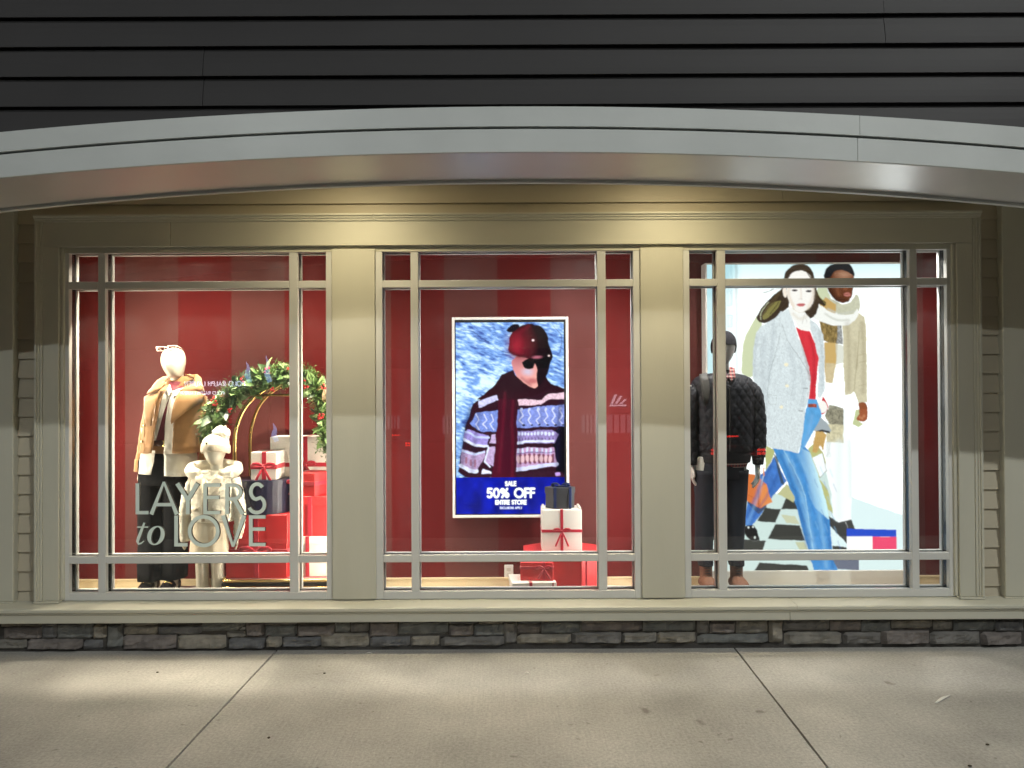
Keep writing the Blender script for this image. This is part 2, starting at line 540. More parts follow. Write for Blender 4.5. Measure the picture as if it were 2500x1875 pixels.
# ================================================================== window ledge
ledge = thing("window_ledge", "long painted ledge running under all three display windows", "ledge", (0, 5.0, 0.22))
LZ = 0.306
seam_top, seam_front = X(1938, 4.86), X(1924, 4.85)
for x0, x1 in ((-6.5, seam_top - 0.0015), (seam_top + 0.0015, 6.5)):
    bm = bmesh.new()
    add_prism(bm, [(4.83, LZ - 0.032), (4.825, LZ - 0.026), (4.825, LZ - 0.010), (4.832, LZ - 0.004), (5.02, LZ + 0.008), (5.02, LZ - 0.032)], 'x', x0, x1)
    obj("ledge_top", bm, TRIM, ledge)
for x0, x1 in ((-6.5, seam_front - 0.001), (seam_front + 0.001, 6.5)):
    box("ledge_front", x0, x1, 4.848, 4.93, LZ - 0.100, LZ - 0.034, TRIM, ledge, bevel=0.003)
prism("ledge_bead", [(4.842, LZ - 0.046), (4.836, LZ - 0.040), (4.840, LZ - 0.0335), (4.85, LZ - 0.0335), (4.85, LZ - 0.046)], 'x', -6.5, 6.5, TRIM, ledge)

# ================================================================== siding of the wall around the windows
wallb = thing("siding_wall", "tan lap siding wall around the framed display windows", "wall", (0, 5.0, 0.3))
# backing behind the boards, leaving the window openings free
WZ0, WZ1 = 0.306, 2.60
for (x0, x1, z0, z1) in ((-6.5, -2.945, 0.2, 4.2), (2.895, 6.5, 0.2, 4.2), (-2.945, 2.895, WZ1 + 0.02, 4.2), (-1.16, -0.895, 0.2, WZ1 + 0.02),
                         (0.845, 1.10, 0.2, WZ1 + 0.02), (-2.945, -1.16, 0.05, 0.30), (-0.895, 0.845, 0.05, 0.30), (1.10, 2.895, 0.05, 0.30)):
    box("backing", x0, x1, 5.012, 5.12, z0, z1, SIDING, wallb, bevel=0)
ROW = 0.1245


def lap(x0, x1, z0, row, yb, proud, th, mat, parent, bow=0.0):
    bm = bmesh.new()
    pts = [(yb - proud, z0 + 0.002), (yb - proud, z0)]
    pts = [(yb - proud, z0), (yb - proud + th, z0), (yb, z0 + row + 0.012), (yb - 0.004, z0 + row + 0.012)]
    if bow:
        mid = [(yb - proud * (1 - t) - bow * math.sin(math.pi * t), z0 + (row + 0.012) * t) for t in (0.8, 0.6, 0.4, 0.2)]
        pts = pts + mid
    add_prism(bm, pts, 'x', x0, x1)
    return obj("siding_board", bm, mat, parent)


ztop = Z(437 * 1.1302, 4.99)      # one of the dark lines above the header
zs = ztop - ROW * math.floor((ztop - 0.31) / ROW)
z = zs - ROW
while z < 3.35:
    z0 = max(z, 0.312)
    if z0 + 0.03 < z + ROW:
        rowh = z + ROW - z0
        if z > Z(520, 4.98) - 0.09:
            cutx = X(1240, 4.99) if int(round((z - zs) / ROW)) % 2 else X(1915, 4.99)
            lap(-3.215, cutx - 0.001, z0, rowh, 5.010, 0.022, 0.012, SIDING, wallb)
            lap(cutx + 0.001, 3.17, z0, rowh, 5.010, 0.022, 0.012, SIDING, wallb)
        else:
            lap(-3.215, -3.055, z0, rowh, 5.010, 0.022, 0.012, SIDING, wallb)
            lap(3.005, 3.17, z0, rowh, 5.010, 0.022, 0.012, SIDING, wallb)
        lap(-6.4, -3.62, z0, rowh, 5.010, 0.022, 0.012, SIDING, wallb)
        lap(3.60, 6.4, z0, rowh, 5.010, 0.022, 0.012, SIDING, wallb)
    z += ROW

# corner boards at the picture's two sides
for name_x0, name_x1, lab in ((-3.62, X(33, 4.95), "wide painted corner board at the left end of the siding"),
                              (X(2449, 4.95), 3.60, "wide painted corner board at the right end, half in shadow")):
    cb = thing("corner_board", lab, "corner board", ((name_x0 + name_x1) / 2, 4.96, 0.31), "corner boards beside the siding")
    box("board", name_x0, name_x1, 4.945, 5.011, 0.318, 3.3, TRIM_V, cb, bevel=0.004)
    box("foot_block", name_x0 - 0.006, name_x1 + 0.006, 4.938, 5.009, 0.309, 0.3175, TRIM, cb, bevel=0.002)

# ================================================================== casing round the windows
case = thing("window_casing", "wide sage painted casing framing the row of three windows", "casing", (0, 4.96, 0.31))
CYF = 4.945                       # front of the flat boards
hx0, hx1 = X(87, CYF), X(2395, CYF)
hz0, hz1 = Z(597, CYF), Z(537, CYF)
seam = X(416, CYF)
box("header_board", hx0 + 0.045, seam - 0.001, CYF, 5.011, hz0, hz1, TRIM, case, bevel=0.0025)
box("header_board", seam + 0.001, hx1 - 0.045, CYF, 5.011, hz0, hz1, TRIM, case, bevel=0.0025)
crown = [(5.009, hz1 - 0.001), (CYF - 0.004, hz1 - 0.001), (CYF - 0.008, hz1 + 0.006), (CYF - 0.008, hz1 + 0.013), (CYF - 0.016, hz1 + 0.019), (CYF - 0.016, hz1 + 0.026), (CYF - 0.026, hz1 + 0.034), (CYF - 0.026, hz1 + 0.045), (5.009, hz1 + 0.047)]
cs = X(915, CYF)
for x0, x1 in ((hx0 - 0.004, cs - 0.001), (cs + 0.001, hx1 + 0.004)):
    prism("crown_moulding", crown, 'x', x0, x1, TRIM, case)
jz0 = 0.322
for s, xo, xi in ((-1, hx0, X(143, CYF)), (1, hx1, X(2339, CYF))):
    w = 0.045
    a, b = sorted((xo - s * 0.0, xo - s * w))
    # outer moulding: three fine steps
    for q, (o0, o1, yy) in enumerate(((0, 0.016, -0.020), (0.016, 0.028, -0.012), (0.028, 0.0447, -0.006))):
        aa, bb = sorted((xo - s * o0, xo - s * (o1 - 0.0004)))
        box("outer_moulding", aa, bb, CYF + yy, 5.011, jz0, hz1 - 0.002, TRIM_V, case, bevel=0.002)
    a, b = sorted((xo - s * 0.0452, xi))
    box("jamb_board", a, b, CYF, 5.011, jz0, hz0 - 0.001, TRIM_V, case, bevel=0.0025)
    a, b = sorted((xi - s * 0.0005, xi - s * 0.024))
    box("inner_moulding", a, b, CYF + 0.014, 5.011, jz0, hz0 - 0.001, TRIM_V, case, bevel=0.006, seg=2)
    a, b = sorted((xo + s * 0.006, xi - s * 0.01))
    box("plinth_pad", a, b, CYF - 0.024, 5.008, jz0 - 0.012, jz0 - 0.001, TRIM, case, bevel=0.003)
PY = 4.958
for a, b in ((810, 916), (1565, 1670)):
    box("pillar_board", X(a, PY), X(b, PY), PY, 5.011, 0.318, Z(605, PY), TRIM_V, case, bevel=0.003)
# dark reveal strip under the header, above the frames
box("head_reveal", hx0 + 0.15, hx1 - 0.15, 4.972, 5.011, Z(612, 4.972), hz0 - 0.0005, TRIM, case, bevel=0)

# ================================================================== the three display windows
FY0, FY1 = 4.975, 5.095


def window(cols, label):
    """cols: frame x edges in view pixels: outer0, inner0, m1a, m1b, m2a, m2b, inner1, outer1"""
    c = [X(v, FY0) for v in cols]
    t = thing("display_window", label, "window", ((c[0] + c[-1]) / 2, 5.03, 0.31), "display windows of the shop front")
    zt, zgt = 2.582, 2.548
    m1t, m1b, m2t, m2b = Z(682.5, FY0), Z(700.5, FY0), Z(1353.5, FY0), Z(1371, FY0)
    zgb, zb = Z(1441.5, FY0), 0.3145
    G0, G1 = 5.018, 5.028
    # front (outdoor) frame, gasket, indoor frame
    def bars(y0, y1, ins, mat, names, bev):
        box(names[0], c[0] + 0.001, c[1] - ins, y0, y1, zb, zt, mat, t, bev)
        box(names[0], c[6] + ins, c[7] - 0.001, y0, y1, zb, zt, mat, t, bev)
        box(names[0], c[1] - ins, c[6] + ins, y0, y1, zgt + ins, zt, mat, t, bev)
        box(names[0], c[1] - ins, c[6] + ins, y0, y1, zb, zgb - ins, mat, t, bev)
        for a, b in ((c[2], c[3]), (c[4], c[5])):
            box(names[1], a + ins, b - ins, y0, y1, zgb - ins, zgt + ins, mat, t, bev)
        for za, zb_ in ((m1b, m1t), (m2b, m2t)):
            for a, b in ((c[1] - ins, c[2] + ins), (c[3] - ins, c[4] + ins), (c[5] - ins, c[6] + ins)):
                box(names[2], a, b, y0 + 0.0015, y1 - 0.0015, za + ins, zb_ - ins, mat, t, bev)
    bars(FY0, G0 - 0.004, 0.0, FRAME, ("frame", "mullion", "muntin"), 0.0025)
    bars(G0 - 0.0049, 5.062, 0.006, GASKET, ("gasket", "gasket", "gasket"), 0.0)
    bars(5.0625, FY1, 0.0, FRAME, ("inner_frame", "inner_mullion", "inner_muntin"), 0.0025)
    for a, b in ((c[1], c[2]), (c[3], c[4]), (c[5], c[6])):
        for za, zb_ in ((zgb, m2b), (m2t, m1b), (m1t, zgt)):
            box("pane", a - 0.004, b + 0.004, G0 + 0.006, G0 + 0.012, za - 0.004, zb_ + 0.004, GLASS, t, 0)
    return t


window((153, 168, 239, 257, 706, 727, 796, 811), "window with a mannequin in a camel coat behind green lettering")
window((916, 934, 1003, 1022, 1459, 1480, 1547, 1565), "middle window with a digital sale screen behind it")
window((1669, 1685, 1752, 1773, 2223, 2241, 2314, 2330), "window showing the brightly lit fashion poster")

# ================================================================== arched beam of the porch
beam = thing("arched_beam", "broad pale grey arched beam spanning above the shop windows", "beam", (0, 3.8, 2.76))
BY0, BY1, KARC = 3.60, 4.05, 0.0192
zu = lambda x: 2.760 - KARC * x * x


def arc_strip(name, x0, x1, prof, mat, n=0):
    """sweep a (y, z above the arch's lower edge) outline along the arch"""
    bm = bmesh.new()
    rings = []
    stops = [x0] + [v for v in np.arange(-4.6, 4.61, 0.1) if x0 + 0.004 < v < x1 - 0.004] + [x1]
    for x in stops:
        rings.append([bm.verts.new((x, p[0], zu(x) + p[1])) for p in prof])
    m = len(prof)
    for a, b in zip(rings[:-1], rings[1:]):
        for q in range(m):
            bm.faces.new((a[q], a[(q + 1) % m], b[(q + 1) % m], b[q]))
    bm.faces.new(rings[0][::-1]); bm.faces.new(rings[-1])
    return obj(name, bm, mat, beam)


sj1, sj2 = X(2100, BY0), X(2096, BY0)
for x0, x1 in ((-4.6, sj1 - 0.0012), (sj1 + 0.0012, 4.6)):
    arc_strip("upper_fascia", x0, x1, [(BY0 - 0.020, 0.119), (BY0 - 0.020, 0.211), (BY0 + 0.05, 0.213), (BY0 + 0.05, 0.119)], FASCIA)
for x0, x1 in ((-4.6, sj2 - 0.0012), (sj2 + 0.0012, 4.6)):
    arc_strip("lower_fascia", x0, x1, [(BY0, -0.0005), (BY0 - 0.012, 0.002), (BY0 - 0.012, 0.1085), (BY0 + 0.05, 0.1085), (BY0 + 0.05, 0.012), (BY0, 0.012)], FASCIA)
arc_strip("underside", -4.6, 4.6, [(BY0 + 0.0003, 0.0), (BY1, 0.0), (BY1, 0.011), (BY0 + 0.0003, 0.011)], UNDERSIDE, 60)
arc_strip("groove_shade_strip", -4.6, 4.6, [(BY0 + 0.012, 0.109), (BY0 + 0.012, 0.1185), (BY0 + 0.05, 0.1185), (BY0 + 0.05, 0.109)], DARK_SIDING)  # dark colour paints in the groove's shadow between the two fascias
arc_strip("back_board", -4.6, 4.6, [(BY1 - 0.02, 0.012), (BY1, 0.012), (BY1, 0.5), (BY1 - 0.02, 0.5)], TRIM)
arc_strip("back_bead", -4.6, 4.6, [(BY1 + 0.002, -0.016), (BY1 + 0.018, -0.020), (BY1 + 0.026, -0.010), (BY1 + 0.022, 0.02), (BY1 + 0.002, 0.02)], FASCIA, 60)

# dark lap siding above the beam
upper = thing("upper_siding_wall", "dark grey lap siding wall above the pale arched beam", "wall", (0, 3.65, 2.9))
UROW = 0.1404
UY = 3.655
zline = Z(252, UY - 0.038)
bm = bmesh.new()
pts = [(x, zu(x) + 0.2135) for x in np.linspace(-4.6, 4.6, 60)] + [(4.6, 5.6), (-4.6, 5.6)]
add_prism(bm, pts, 'y', UY + 0.004, UY + 0.12)
obj("backing", bm, DARK_SIDING, upper)
for r in range(-3, 19):
    z0 = zline + r * UROW
    cuts = {0: X(503, UY), 1: X(503, UY) + 0.001, 2: X(2160, UY), 3: X(2157, UY), -1: X(900, UY)}.get(r, random.uniform(-2, 2))
    for x0, x1 in ((-4.6, cuts - 0.0012), (cuts + 0.0012, 4.6)):
        # boards meet the arch: skip what lies wholly below it
        pr = [(UY - 0.038, z0), (UY - 0.030, z0), (UY, z0 + UROW + 0.01), (UY - 0.010, z0 + UROW + 0.01)]
        pr += [(UY - 0.010 - 0.028 * (1 - t) - 0.006 * math.sin(math.pi * t), z0 + (UROW + 0.01) * t) for t in (0.8, 0.6, 0.4, 0.2)]
        bmx = bmesh.new()
        nseg = max(2, int((x1 - x0) / 0.12))
        rings = []
        for i in range(nseg + 1):
            x = x0 + (x1 - x0) * i / nseg
            lim = zu(x) + 0.2145
            sag = 0.0022 * noise.noise(Vector((x * 0.7, r * 3.1, x0)))
            rings.append([bmx.verts.new((x, p[0] + 1.5 * sag, max(p[1] + sag, lim))) for p in pr])
        for a, b in zip(rings[:-1], rings[1:]):
            for q in range(len(pr)):
                try: bmx.faces.new((a[q], a[(q + 1) % len(pr)], b[(q + 1) % len(pr)], b[q]))
                except ValueError: pass
        bmx.faces.new(rings[0][::-1]); bmx.faces.new(rings[-1])
        bmesh.ops.remove_doubles(bmx, verts=bmx.verts, dist=1e-5)
        if len(bmx.faces) < 4 or max(v.co.z for v in bmx.verts) - min(v.co.z for v in bmx.verts) < 1e-4:
            bmx.free(); continue
        if all(z0 + UROW < zu(x) + 0.2145 for x in (x0, x1, (x0 + x1) / 2, 0)):
            bmx.free(); continue
        obj("siding_board", bmx, DARK_SIDING, upper)

# soffit between the beam and the wall
structure(box("soffit", -4.6, 4.6, BY1 - 0.015, 5.008, 3.16, 3.20, SOFFIT, bevel=0))

# ================================================================== lamps
def spot(name, loc, target, energy, col, cone, blend=0.6, radius=0.03, parent=None):
    ld = bpy.data.lights.new(name, 'SPOT')
    ld.energy = energy
    ld.color = col
    ld.spot_size = math.radians(cone)
    ld.spot_blend = blend
    ld.shadow_soft_size = radius
    o = bpy.data.objects.new(name, ld)
    put(o, parent)
    l = Vector(loc); d = Vector(target) - l
    m = Matrix.Translation(l) @ d.to_track_quat('-Z', 'Y').to_matrix().to_4x4()
    o.matrix_local = (parent.matrix_basis.inverted() @ m) if parent else m
    return o


WARM = (1.0, 0.85, 0.53)
LAMP_ON = emit("lamp_lens", (1.0, 0.85, 0.6), 6.0)
for i, (x, lab) in enumerate(((X(850, 4.6), "recessed soffit downlight above the pillar between first two windows"),
                              (X(1655, 4.6), "recessed soffit downlight above the pillar between last two windows"))):
    d = thing("downlight", lab, "downlight", (x, 4.36, 3.13), "soffit downlights")
    bm = bmesh.new(); add_loft(bm, [(x, 4.36, 3.146, 0.075, 0.075), (x, 4.36, 3.158, 0.085, 0.085)], seg=24)
    obj("trim_ring", bm, WHITE_PAINT, d)
    bm = bmesh.new(); add_loft(bm, [(x, 4.36, 3.140, 0.05, 0.05), (x, 4.36, 3.1455, 0.055, 0.055)], seg=24)
    obj("lens", bm, LAMP_ON, d)
    spot("downlight_beam", (x, 4.36, 3.13), (x, 4.75, 0.0), 34, WARM, 120, 0.8, 0.05, d)
    spot("downlight_pool", (x, 4.37, 3.126), (x, 4.30, 0.0), 55, (1.0, 0.86, 0.60), 70, 0.3, 0.03, d)
    spot("downlight_glow", (x, 4.36, 3.128), (x, 4.80, 0.0), 40, WARM, 168, 0.9, 0.06, d)

# the car park's tall lamps, behind the viewer
STEEL = M("lamp_steel", (0.08, 0.08, 0.08), 0.5, 0.6)
STREET = emit("street_lens", (1, 0.95, 0.88), 20)


def lot_lamp(x, y, z, target, energy, col, lab):
    zb_ = -0.15 - 1.6 * (1.4 - y) / 31.4
    t = thing("car_park_lamp", lab, "street lamp", (x + 0.85, y, zb_))
    tube("pole", [(x + 0.85, y, zb_), (x + 0.85, y, 4), (x + 0.85, y, z + 0.1)], [0.10, 0.085, 0.06], STEEL, t)
    box("arm", x + 0.1, x + 0.9, y - 0.04, y + 0.04, z + 0.06, z + 0.14, STEEL, t)
    box("head", x - 0.3, x + 0.3, y - 0.18, y + 0.18, z + 0.03, z + 0.13, STEEL, t)
    box("lens", x - 0.25, x + 0.25, y - 0.14, y + 0.14, z + 0.015, z + 0.028, STREET, t, 0)
    spot("lamp_light", (x, y, z), target, energy, col, 100, 0.9, 0.13, t)


lot_lamp(6.75, -4.6, 10.4, (1.6, 4.0, 1.5), 5000, (0.97, 1.0, 0.97), "tall car park lamp nearest the shop front")
lot_lamp(-5.0, -10.5, 9.0, (-1.5, 4.5, 1.5), 2700, (0.95, 1.0, 0.98), "tall car park lamp standing farther out")

# ================================================================== inside the windows
FLOORZ, BACKY, CEILZ = 0.16, 5.85, 2.80


def stripe_mat():
    m = M("striped_red_wallpaper", (0.30, 0.03, 0.035), 0.5, var=0.05, vscale=20, bump=0.03, bscale=300, spec=0.08)
    nt = m.node_tree
    N, L = nt.nodes.new, nt.links.new
    p = nt.nodes["Principled BSDF"]
    tc = [n for n in nt.nodes if n.type == 'TEX_COORD'][0]
    sx = N("ShaderNodeSeparateXYZ"); L(tc.outputs["Object"], sx.inputs[0])
    a = N("ShaderNodeMath"); a.operation = 'MULTIPLY_ADD'; a.inputs[1].default_value = 1 / 0.806; a.inputs[2].default_value = 2.526 / 0.806 + 20
    L(sx.outputs[0], a.inputs[0])
    f = N("ShaderNodeMath"); f.operation = 'FRACT'; L(a.outputs[0], f.inputs[0])
    g = N("ShaderNodeMath"); g.operation = 'GREATER_THAN'; g.inputs[1].default_value = 0.5; L(f.outputs[0], g.inputs[0])
    mx = N("ShaderNodeMix"); mx.data_type = 'RGBA'
    mx.inputs[6].default_value = (0.105, 0.0082, 0.0085, 1); mx.inputs[7].default_value = (0.104, 0.0300, 0.0280, 1)
    L(g.outputs[0], mx.inputs[0])
    L(mx.outputs[2], p.inputs["Base Color"])
    r = N("ShaderNodeMath"); r.operation = 'MULTIPLY_ADD'; r.inputs[1].default_value = -0.08; r.inputs[2].default_value = 0.60
    L(g.outputs[0], r.inputs[0]); L(r.outputs[0], p.inputs["Roughness"])
    return m


RED_WALL = stripe_mat()
CREAM = M("cream_paint", (0.72, 0.60, 0.38), 0.45, var=0.03)
back = structure(box("display_back_wall", -3.56, 3.56, BACKY, BACKY + 0.08, 0.0, CEILZ, RED_WALL, bevel=0))
bb = [(BACKY - 0.002, FLOORZ), (BACKY - 0.022, FLOORZ), (BACKY - 0.022, FLOORZ + 0.012), (BACKY - 0.014, FLOORZ + 0.02), (BACKY - 0.014, FLOORZ + 0.068), (BACKY - 0.020, FLOORZ + 0.072), (BACKY - 0.020, FLOORZ + 0.084), (BACKY - 0.002, FLOORZ + 0.084)]
prism("baseboard", bb, 'x', -3.54, 3.54, CREAM, back)
structure(box("display_floor", -3.56, 3.56, 5.13, BACKY, 0.02, FLOORZ, M("pale_floor", (0.62, 0.52, 0.38), 0.4, var=0.08, vscale=5, stretch=(0.2, 2, 1)), bevel=0))
structure(box("display_ceiling", -3.56, 3.56, 5.10, BACKY + 0.08, CEILZ + 0.001, CEILZ + 0.06, WHITE_PAINT, bevel=0))
for x0, x1 in ((-3.62, -3.561), (3.561, 3.62)):
    structure(box("display_side_wall", x0, x1, 5.10, BACKY + 0.08, 0.0, CEILZ, RED_WALL, bevel=0))
# socket plate on the back wall
op = thing("outlet_plate", "small white outlet plate low on the red wall", "outlet", (X(1240, BACKY), BACKY, Z(1395, BACKY)))
OY = BACKY - 0.008
box("plate", X(1229, OY), X(1251, OY), OY, BACKY - 0.001, Z(1413, OY), Z(1378, OY), WHITE_PAINT, op, 0.003)
for py in (1389, 1402):
    box("socket", X(1235, OY), X(1245, OY), OY - 0.0025, OY - 0.0002, Z(py + 4, OY), Z(py - 4, OY), M("socket_plastic", (0.6, 0.57, 0.5), 0.4), op, 0.001)

# track lights on the ceiling of the display, close behind the glass
WW, NW = (1.0, 0.86, 0.68), (1.0, 0.93, 0.88)
for i, (x, y, tx, ty, tz, e, col, cone, lab) in enumerate((
        (-2.62, 5.20, -2.55, 5.50, 0.9, 55, WW, 150, "track spotlight above the camel coat mannequin"),
        (-2.05, 5.20, -2.05, 5.50, 0.9, 55, WW, 150, "track spotlight above the child mannequin"),
        (-1.45, 5.20, -1.50, 5.50, 0.9, 55, WW, 150, "track spotlight above the wrapped boxes on the cart"),
        (-0.35, 5.20, -0.30, 5.60, 0.7, 16, NW, 150, "track spotlight above the sale screen's plain side"),
        (0.45, 5.20, 0.42, 5.60, 0.7, 60, NW, 150, "track spotlight above the boxes beside the screen"),
        (1.60, 5.20, 1.60, 5.5, 0.9, 40, NW, 150, "track spotlight above the quilted jacket mannequin"),
        (2.72, 5.20, 2.72, 5.6, 0.9, 75, NW, 150, "track spotlight above the glowing poster"))):
    t = thing("track_light", lab, "spotlight", (x, y, CEILZ - 0.02), "display track lights")
    tube("stem", [(x, y, CEILZ), (x, y, CEILZ - 0.05)], [0.012, 0.012], BLACK, t, seg=8)
    d = (Vector((tx, ty, tz)) - Vector((x, y, CEILZ - 0.1))).normalized()
    c = Vector((x, y, CEILZ - 0.09))
    tube("can", [c - d * 0.05, c + d * 0.05], [0.035, 0.04], BLACK, t, seg=16, smooth=False)
    spot("spot_beam", c + d * 0.06, (tx, ty, tz), e, col, cone, 0.8, 0.03, t)
    spot("spot_core", c + d * 0.062, (tx, y + 0.10, 0.2), {0: 190, 1: 200, 2: 180, 3: 60, 4: 70, 5: 90, 6: 60}[i], col, 66, 0.4, 0.02, t)

# upright fill light bars, added unseen behind the jambs to brighten the display fronts
FILL_BAR = emit("fill_bar_glow", (1.0, 0.9, 0.75), 1.5)
for x, y, tx, ty, e, col, lab in ((-3.06, 5.17, -2.2, 5.60, 30, WW, "added unseen fill bar inside the first window's outer jamb"),
                                  (-1.06, 5.17, -1.9, 5.60, 22, WW, "added unseen fill bar behind the first pillar"),
                                  (1.03, 5.17, 0.3, 5.55, 26, NW, "added unseen fill bar behind the second pillar"),
                                  (-0.99, 5.17, 0.3, 5.55, 16, NW, "added unseen fill bar on the first pillar's far side")):
    t = thing("added_fill_bar", lab, "light", (x, y, 1.4), "added fill light bars inside the display")
    box("fill_bar_housing", x - 0.02, x + 0.02, y - 0.02, y + 0.012, 0.35, 2.55, WHITE_PAINT, t, 0.003)
    box("fill_bar_diffuser", x - 0.012, x + 0.012, y + 0.0125, y + 0.016, 0.37, 2.53, FILL_BAR, t, 0)
    ld = bpy.data.lights.new("fill_bar_light", 'AREA'); ld.shape = 'RECTANGLE'; ld.size = 0.04; ld.size_y = 1.7; ld.energy = e; ld.color = col
    lo_ = bpy.data.objects.new("fill_bar_light", ld); put(lo_, t)
    dd = Vector((tx - x, ty - y, 0)).normalized()
    zx = -dd; yx = Vector((0, 0, 1)); xx_ = yx.cross(zx)
    mtx = Matrix((xx_, yx, zx)).transposed().to_4x4(); mtx.translation = Vector((x, y + 0.02, 1.22)) + dd * 0.015
    lo_.matrix_local = t.matrix_basis.inverted() @ mtx

# ================================================================== painting of lit pictures (screen and poster)
class Canvas:
    """a picture painted on a grid; points are given in view pixels of the 2500 px photograph plane"""
    def __init__(s, x0, y0, x1, y1, w, h, ss=2):
        s.x0, s.y0, s.x1, s.y1, s.w, s.h, s.ss = x0, y0, x1, y1, w, h, ss
        W, H = w * ss, h * ss
        s.xs = x0 + (np.arange(W) + 0.5) / W * (x1 - x0)
        s.ys = y0 + (np.arange(H) + 0.5) / H * (y1 - y0)
        s.GX, s.GY = np.meshgrid(s.xs, s.ys)
        s.a = np.ones((H, W, 3))

    def lin(s, c):
        return np.array(srgb(*c)) if max(c) > 4.0 else np.array(c)

    def _win(s, bx0, by0, bx1, by1):
        i0, i1 = np.searchsorted(s.xs, [bx0, bx1]); j0, j1 = np.searchsorted(s.ys, [by0, by1])
        return slice(max(0, j0 - 1), j1 + 1), slice(max(0, i0 - 1), i1 + 1)

    def mask_poly(s, pts):
        p = np.array(pts, float)
        wj, wi = s._win(p[:, 0].min(), p[:, 1].min(), p[:, 0].max(), p[:, 1].max())
        gx, gy = s.GX[wj, wi], s.GY[wj, wi]
        ins = np.zeros(gx.shape, bool)
        n = len(p)
        for i in range(n):
            xa, ya = p[i]; xb, yb = p[(i + 1) % n]
            if ya == yb: continue
            c = ((ya > gy) != (yb > gy)) & (gx < (xb - xa) * (gy - ya) / (yb - ya) + xa)
            ins ^= c
        return wj, wi, ins

    def poly(s, pts, col, alpha=1.0, smooth=0, tex=None, grad=None):
        if smooth:
            pts = [tuple(q) for q in spline(list(pts) + [pts[0]], smooth)][:-1]
        wj, wi, m = s.mask_poly(pts)
        c = s.lin(col)
        v = np.broadcast_to(c, m.shape + (3,)).copy()
        gx, gy = s.GX[wj, wi], s.GY[wj, wi]
        if grad:                      # (colour2, x0, y0, x1, y1)
            c2 = s.lin(grad[0]); dx, dy = grad[3] - grad[1], grad[4] - grad[2]
            t = np.clip(((gx - grad[1]) * dx + (gy - grad[2]) * dy) / (dx * dx + dy * dy), 0, 1)[..., None]
            v = v * (1 - t) + c2 * t
        if tex:
            amp, sc, sx, sy = tex
            v = v * (1 + amp * s.noise(gx, gy, sc, sx, sy))[..., None]
        al = (m * alpha)[..., None]
        s.a[wj, wi] = s.a[wj, wi] * (1 - al) + v * al

    def noise(s, gx, gy, sc, sx=1.0, sy=1.0, seed=3):
        """value noise, two octaves"""
        out = 0
        for o, amp in ((1, 0.65), (2.1, 0.35)):
            u, v = gx * sx / sc * o + seed * 17.3, gy * sy / sc * o + seed * 5.1
            iu, iv = np.floor(u).astype(int), np.floor(v).astype(int)
            fu, fv = u - iu, v - iv
            fu = fu * fu * (3 - 2 * fu); fv = fv * fv * (3 - 2 * fv)
            h = lambda a, b: ((np.sin(a * 127.1 + b * 311.7 + seed) * 43758.5453) % 1.0) * 2 - 1
            out = out + amp * ((h(iu, iv) * (1 - fu) + h(iu + 1, iv) * fu) * (1 - fv) + (h(iu, iv + 1) * (1 - fu) + h(iu + 1, iv + 1) * fu) * fv)
        return out

    def ell(s, cx, cy, rx, ry, col, alpha=1.0, soft=0.0, rot=0.0):
        R = max(rx, ry) * (1 + soft) + 1
        wj, wi = s._win(cx - R, cy - R, cx + R, cy + R)
        gx, gy = s.GX[wj, wi] - cx, s.GY[wj, wi] - cy
        c, sn = math.cos(rot), math.sin(rot)
        d = np.hypot((gx * c + gy * sn) / rx, (-gx * sn + gy * c) / ry)
        m = (d < 1) * 1.0 if soft == 0 else np.clip((1 + soft - d) / (2 * soft), 0, 1)
        al = (m * alpha)[..., None]
        s.a[wj, wi] = s.a[wj, wi] * (1 - al) + s.lin(col) * al

    def line(s, pts, width, col, alpha=1.0, smooth=0):
        if smooth:
            pts = spline(pts, smooth)
        p = np.array(pts, float)
        wj, wi = s._win(p[:, 0].min() - width, p[:, 1].min() - width, p[:, 0].max() + width, p[:, 1].max() + width)
        gx, gy = s.GX[wj, wi], s.GY[wj, wi]
        d = np.full(gx.shape, 1e9)
        for (xa, ya), (xb, yb) in zip(p[:-1], p[1:]):
            L2 = (xb - xa) ** 2 + (yb - ya) ** 2 + 1e-9
            t = np.clip(((gx - xa) * (xb - xa) + (gy - ya) * (yb - ya)) / L2, 0, 1)
            d = np.minimum(d, np.hypot(gx - xa - t * (xb - xa), gy - ya - t * (yb - ya)))
        al = ((d < width / 2) * alpha)[..., None]
        s.a[wj, wi] = s.a[wj, wi] * (1 - al) + s.lin(col) * al

    def warp(s, amp, sc, y_end=1e9, seed=31):
        """pull the picture about a little, as cloth and skin are never ruled"""
        H, W = s.a.shape[:2]
        k = W / (s.x1 - s.x0)
        fade = np.clip((y_end - s.GY) / 12, 0, 1)
        dx = (s.noise(s.GX, s.GY, sc, 1, 1, seed) + 0.45 * s.noise(s.GX, s.GY, sc * 0.3, 1, 1, seed + 3)) * amp * k * fade
        dy = (s.noise(s.GX, s.GY, sc, 1, 1, seed + 7) + 0.45 * s.noise(s.GX, s.GY, sc * 0.3, 1, 1, seed + 11)) * amp * k * fade
        jj, ii = np.mgrid[0:H, 0:W]
        s.a = s.a[np.clip((jj + dy).round().astype(int), 0, H - 1), np.clip((ii + dx).round().astype(int), 0, W - 1)]

    def blur(s, n):
        for _ in range(n):
            p = np.pad(s.a, ((1, 1), (1, 1), (0, 0)), mode='edge')
            s.a = (p[:-2, 1:-1] + p[2:, 1:-1] + p[1:-1, :-2] + p[1:-1, 2:] + 2 * p[1:-1, 1:-1]) / 6

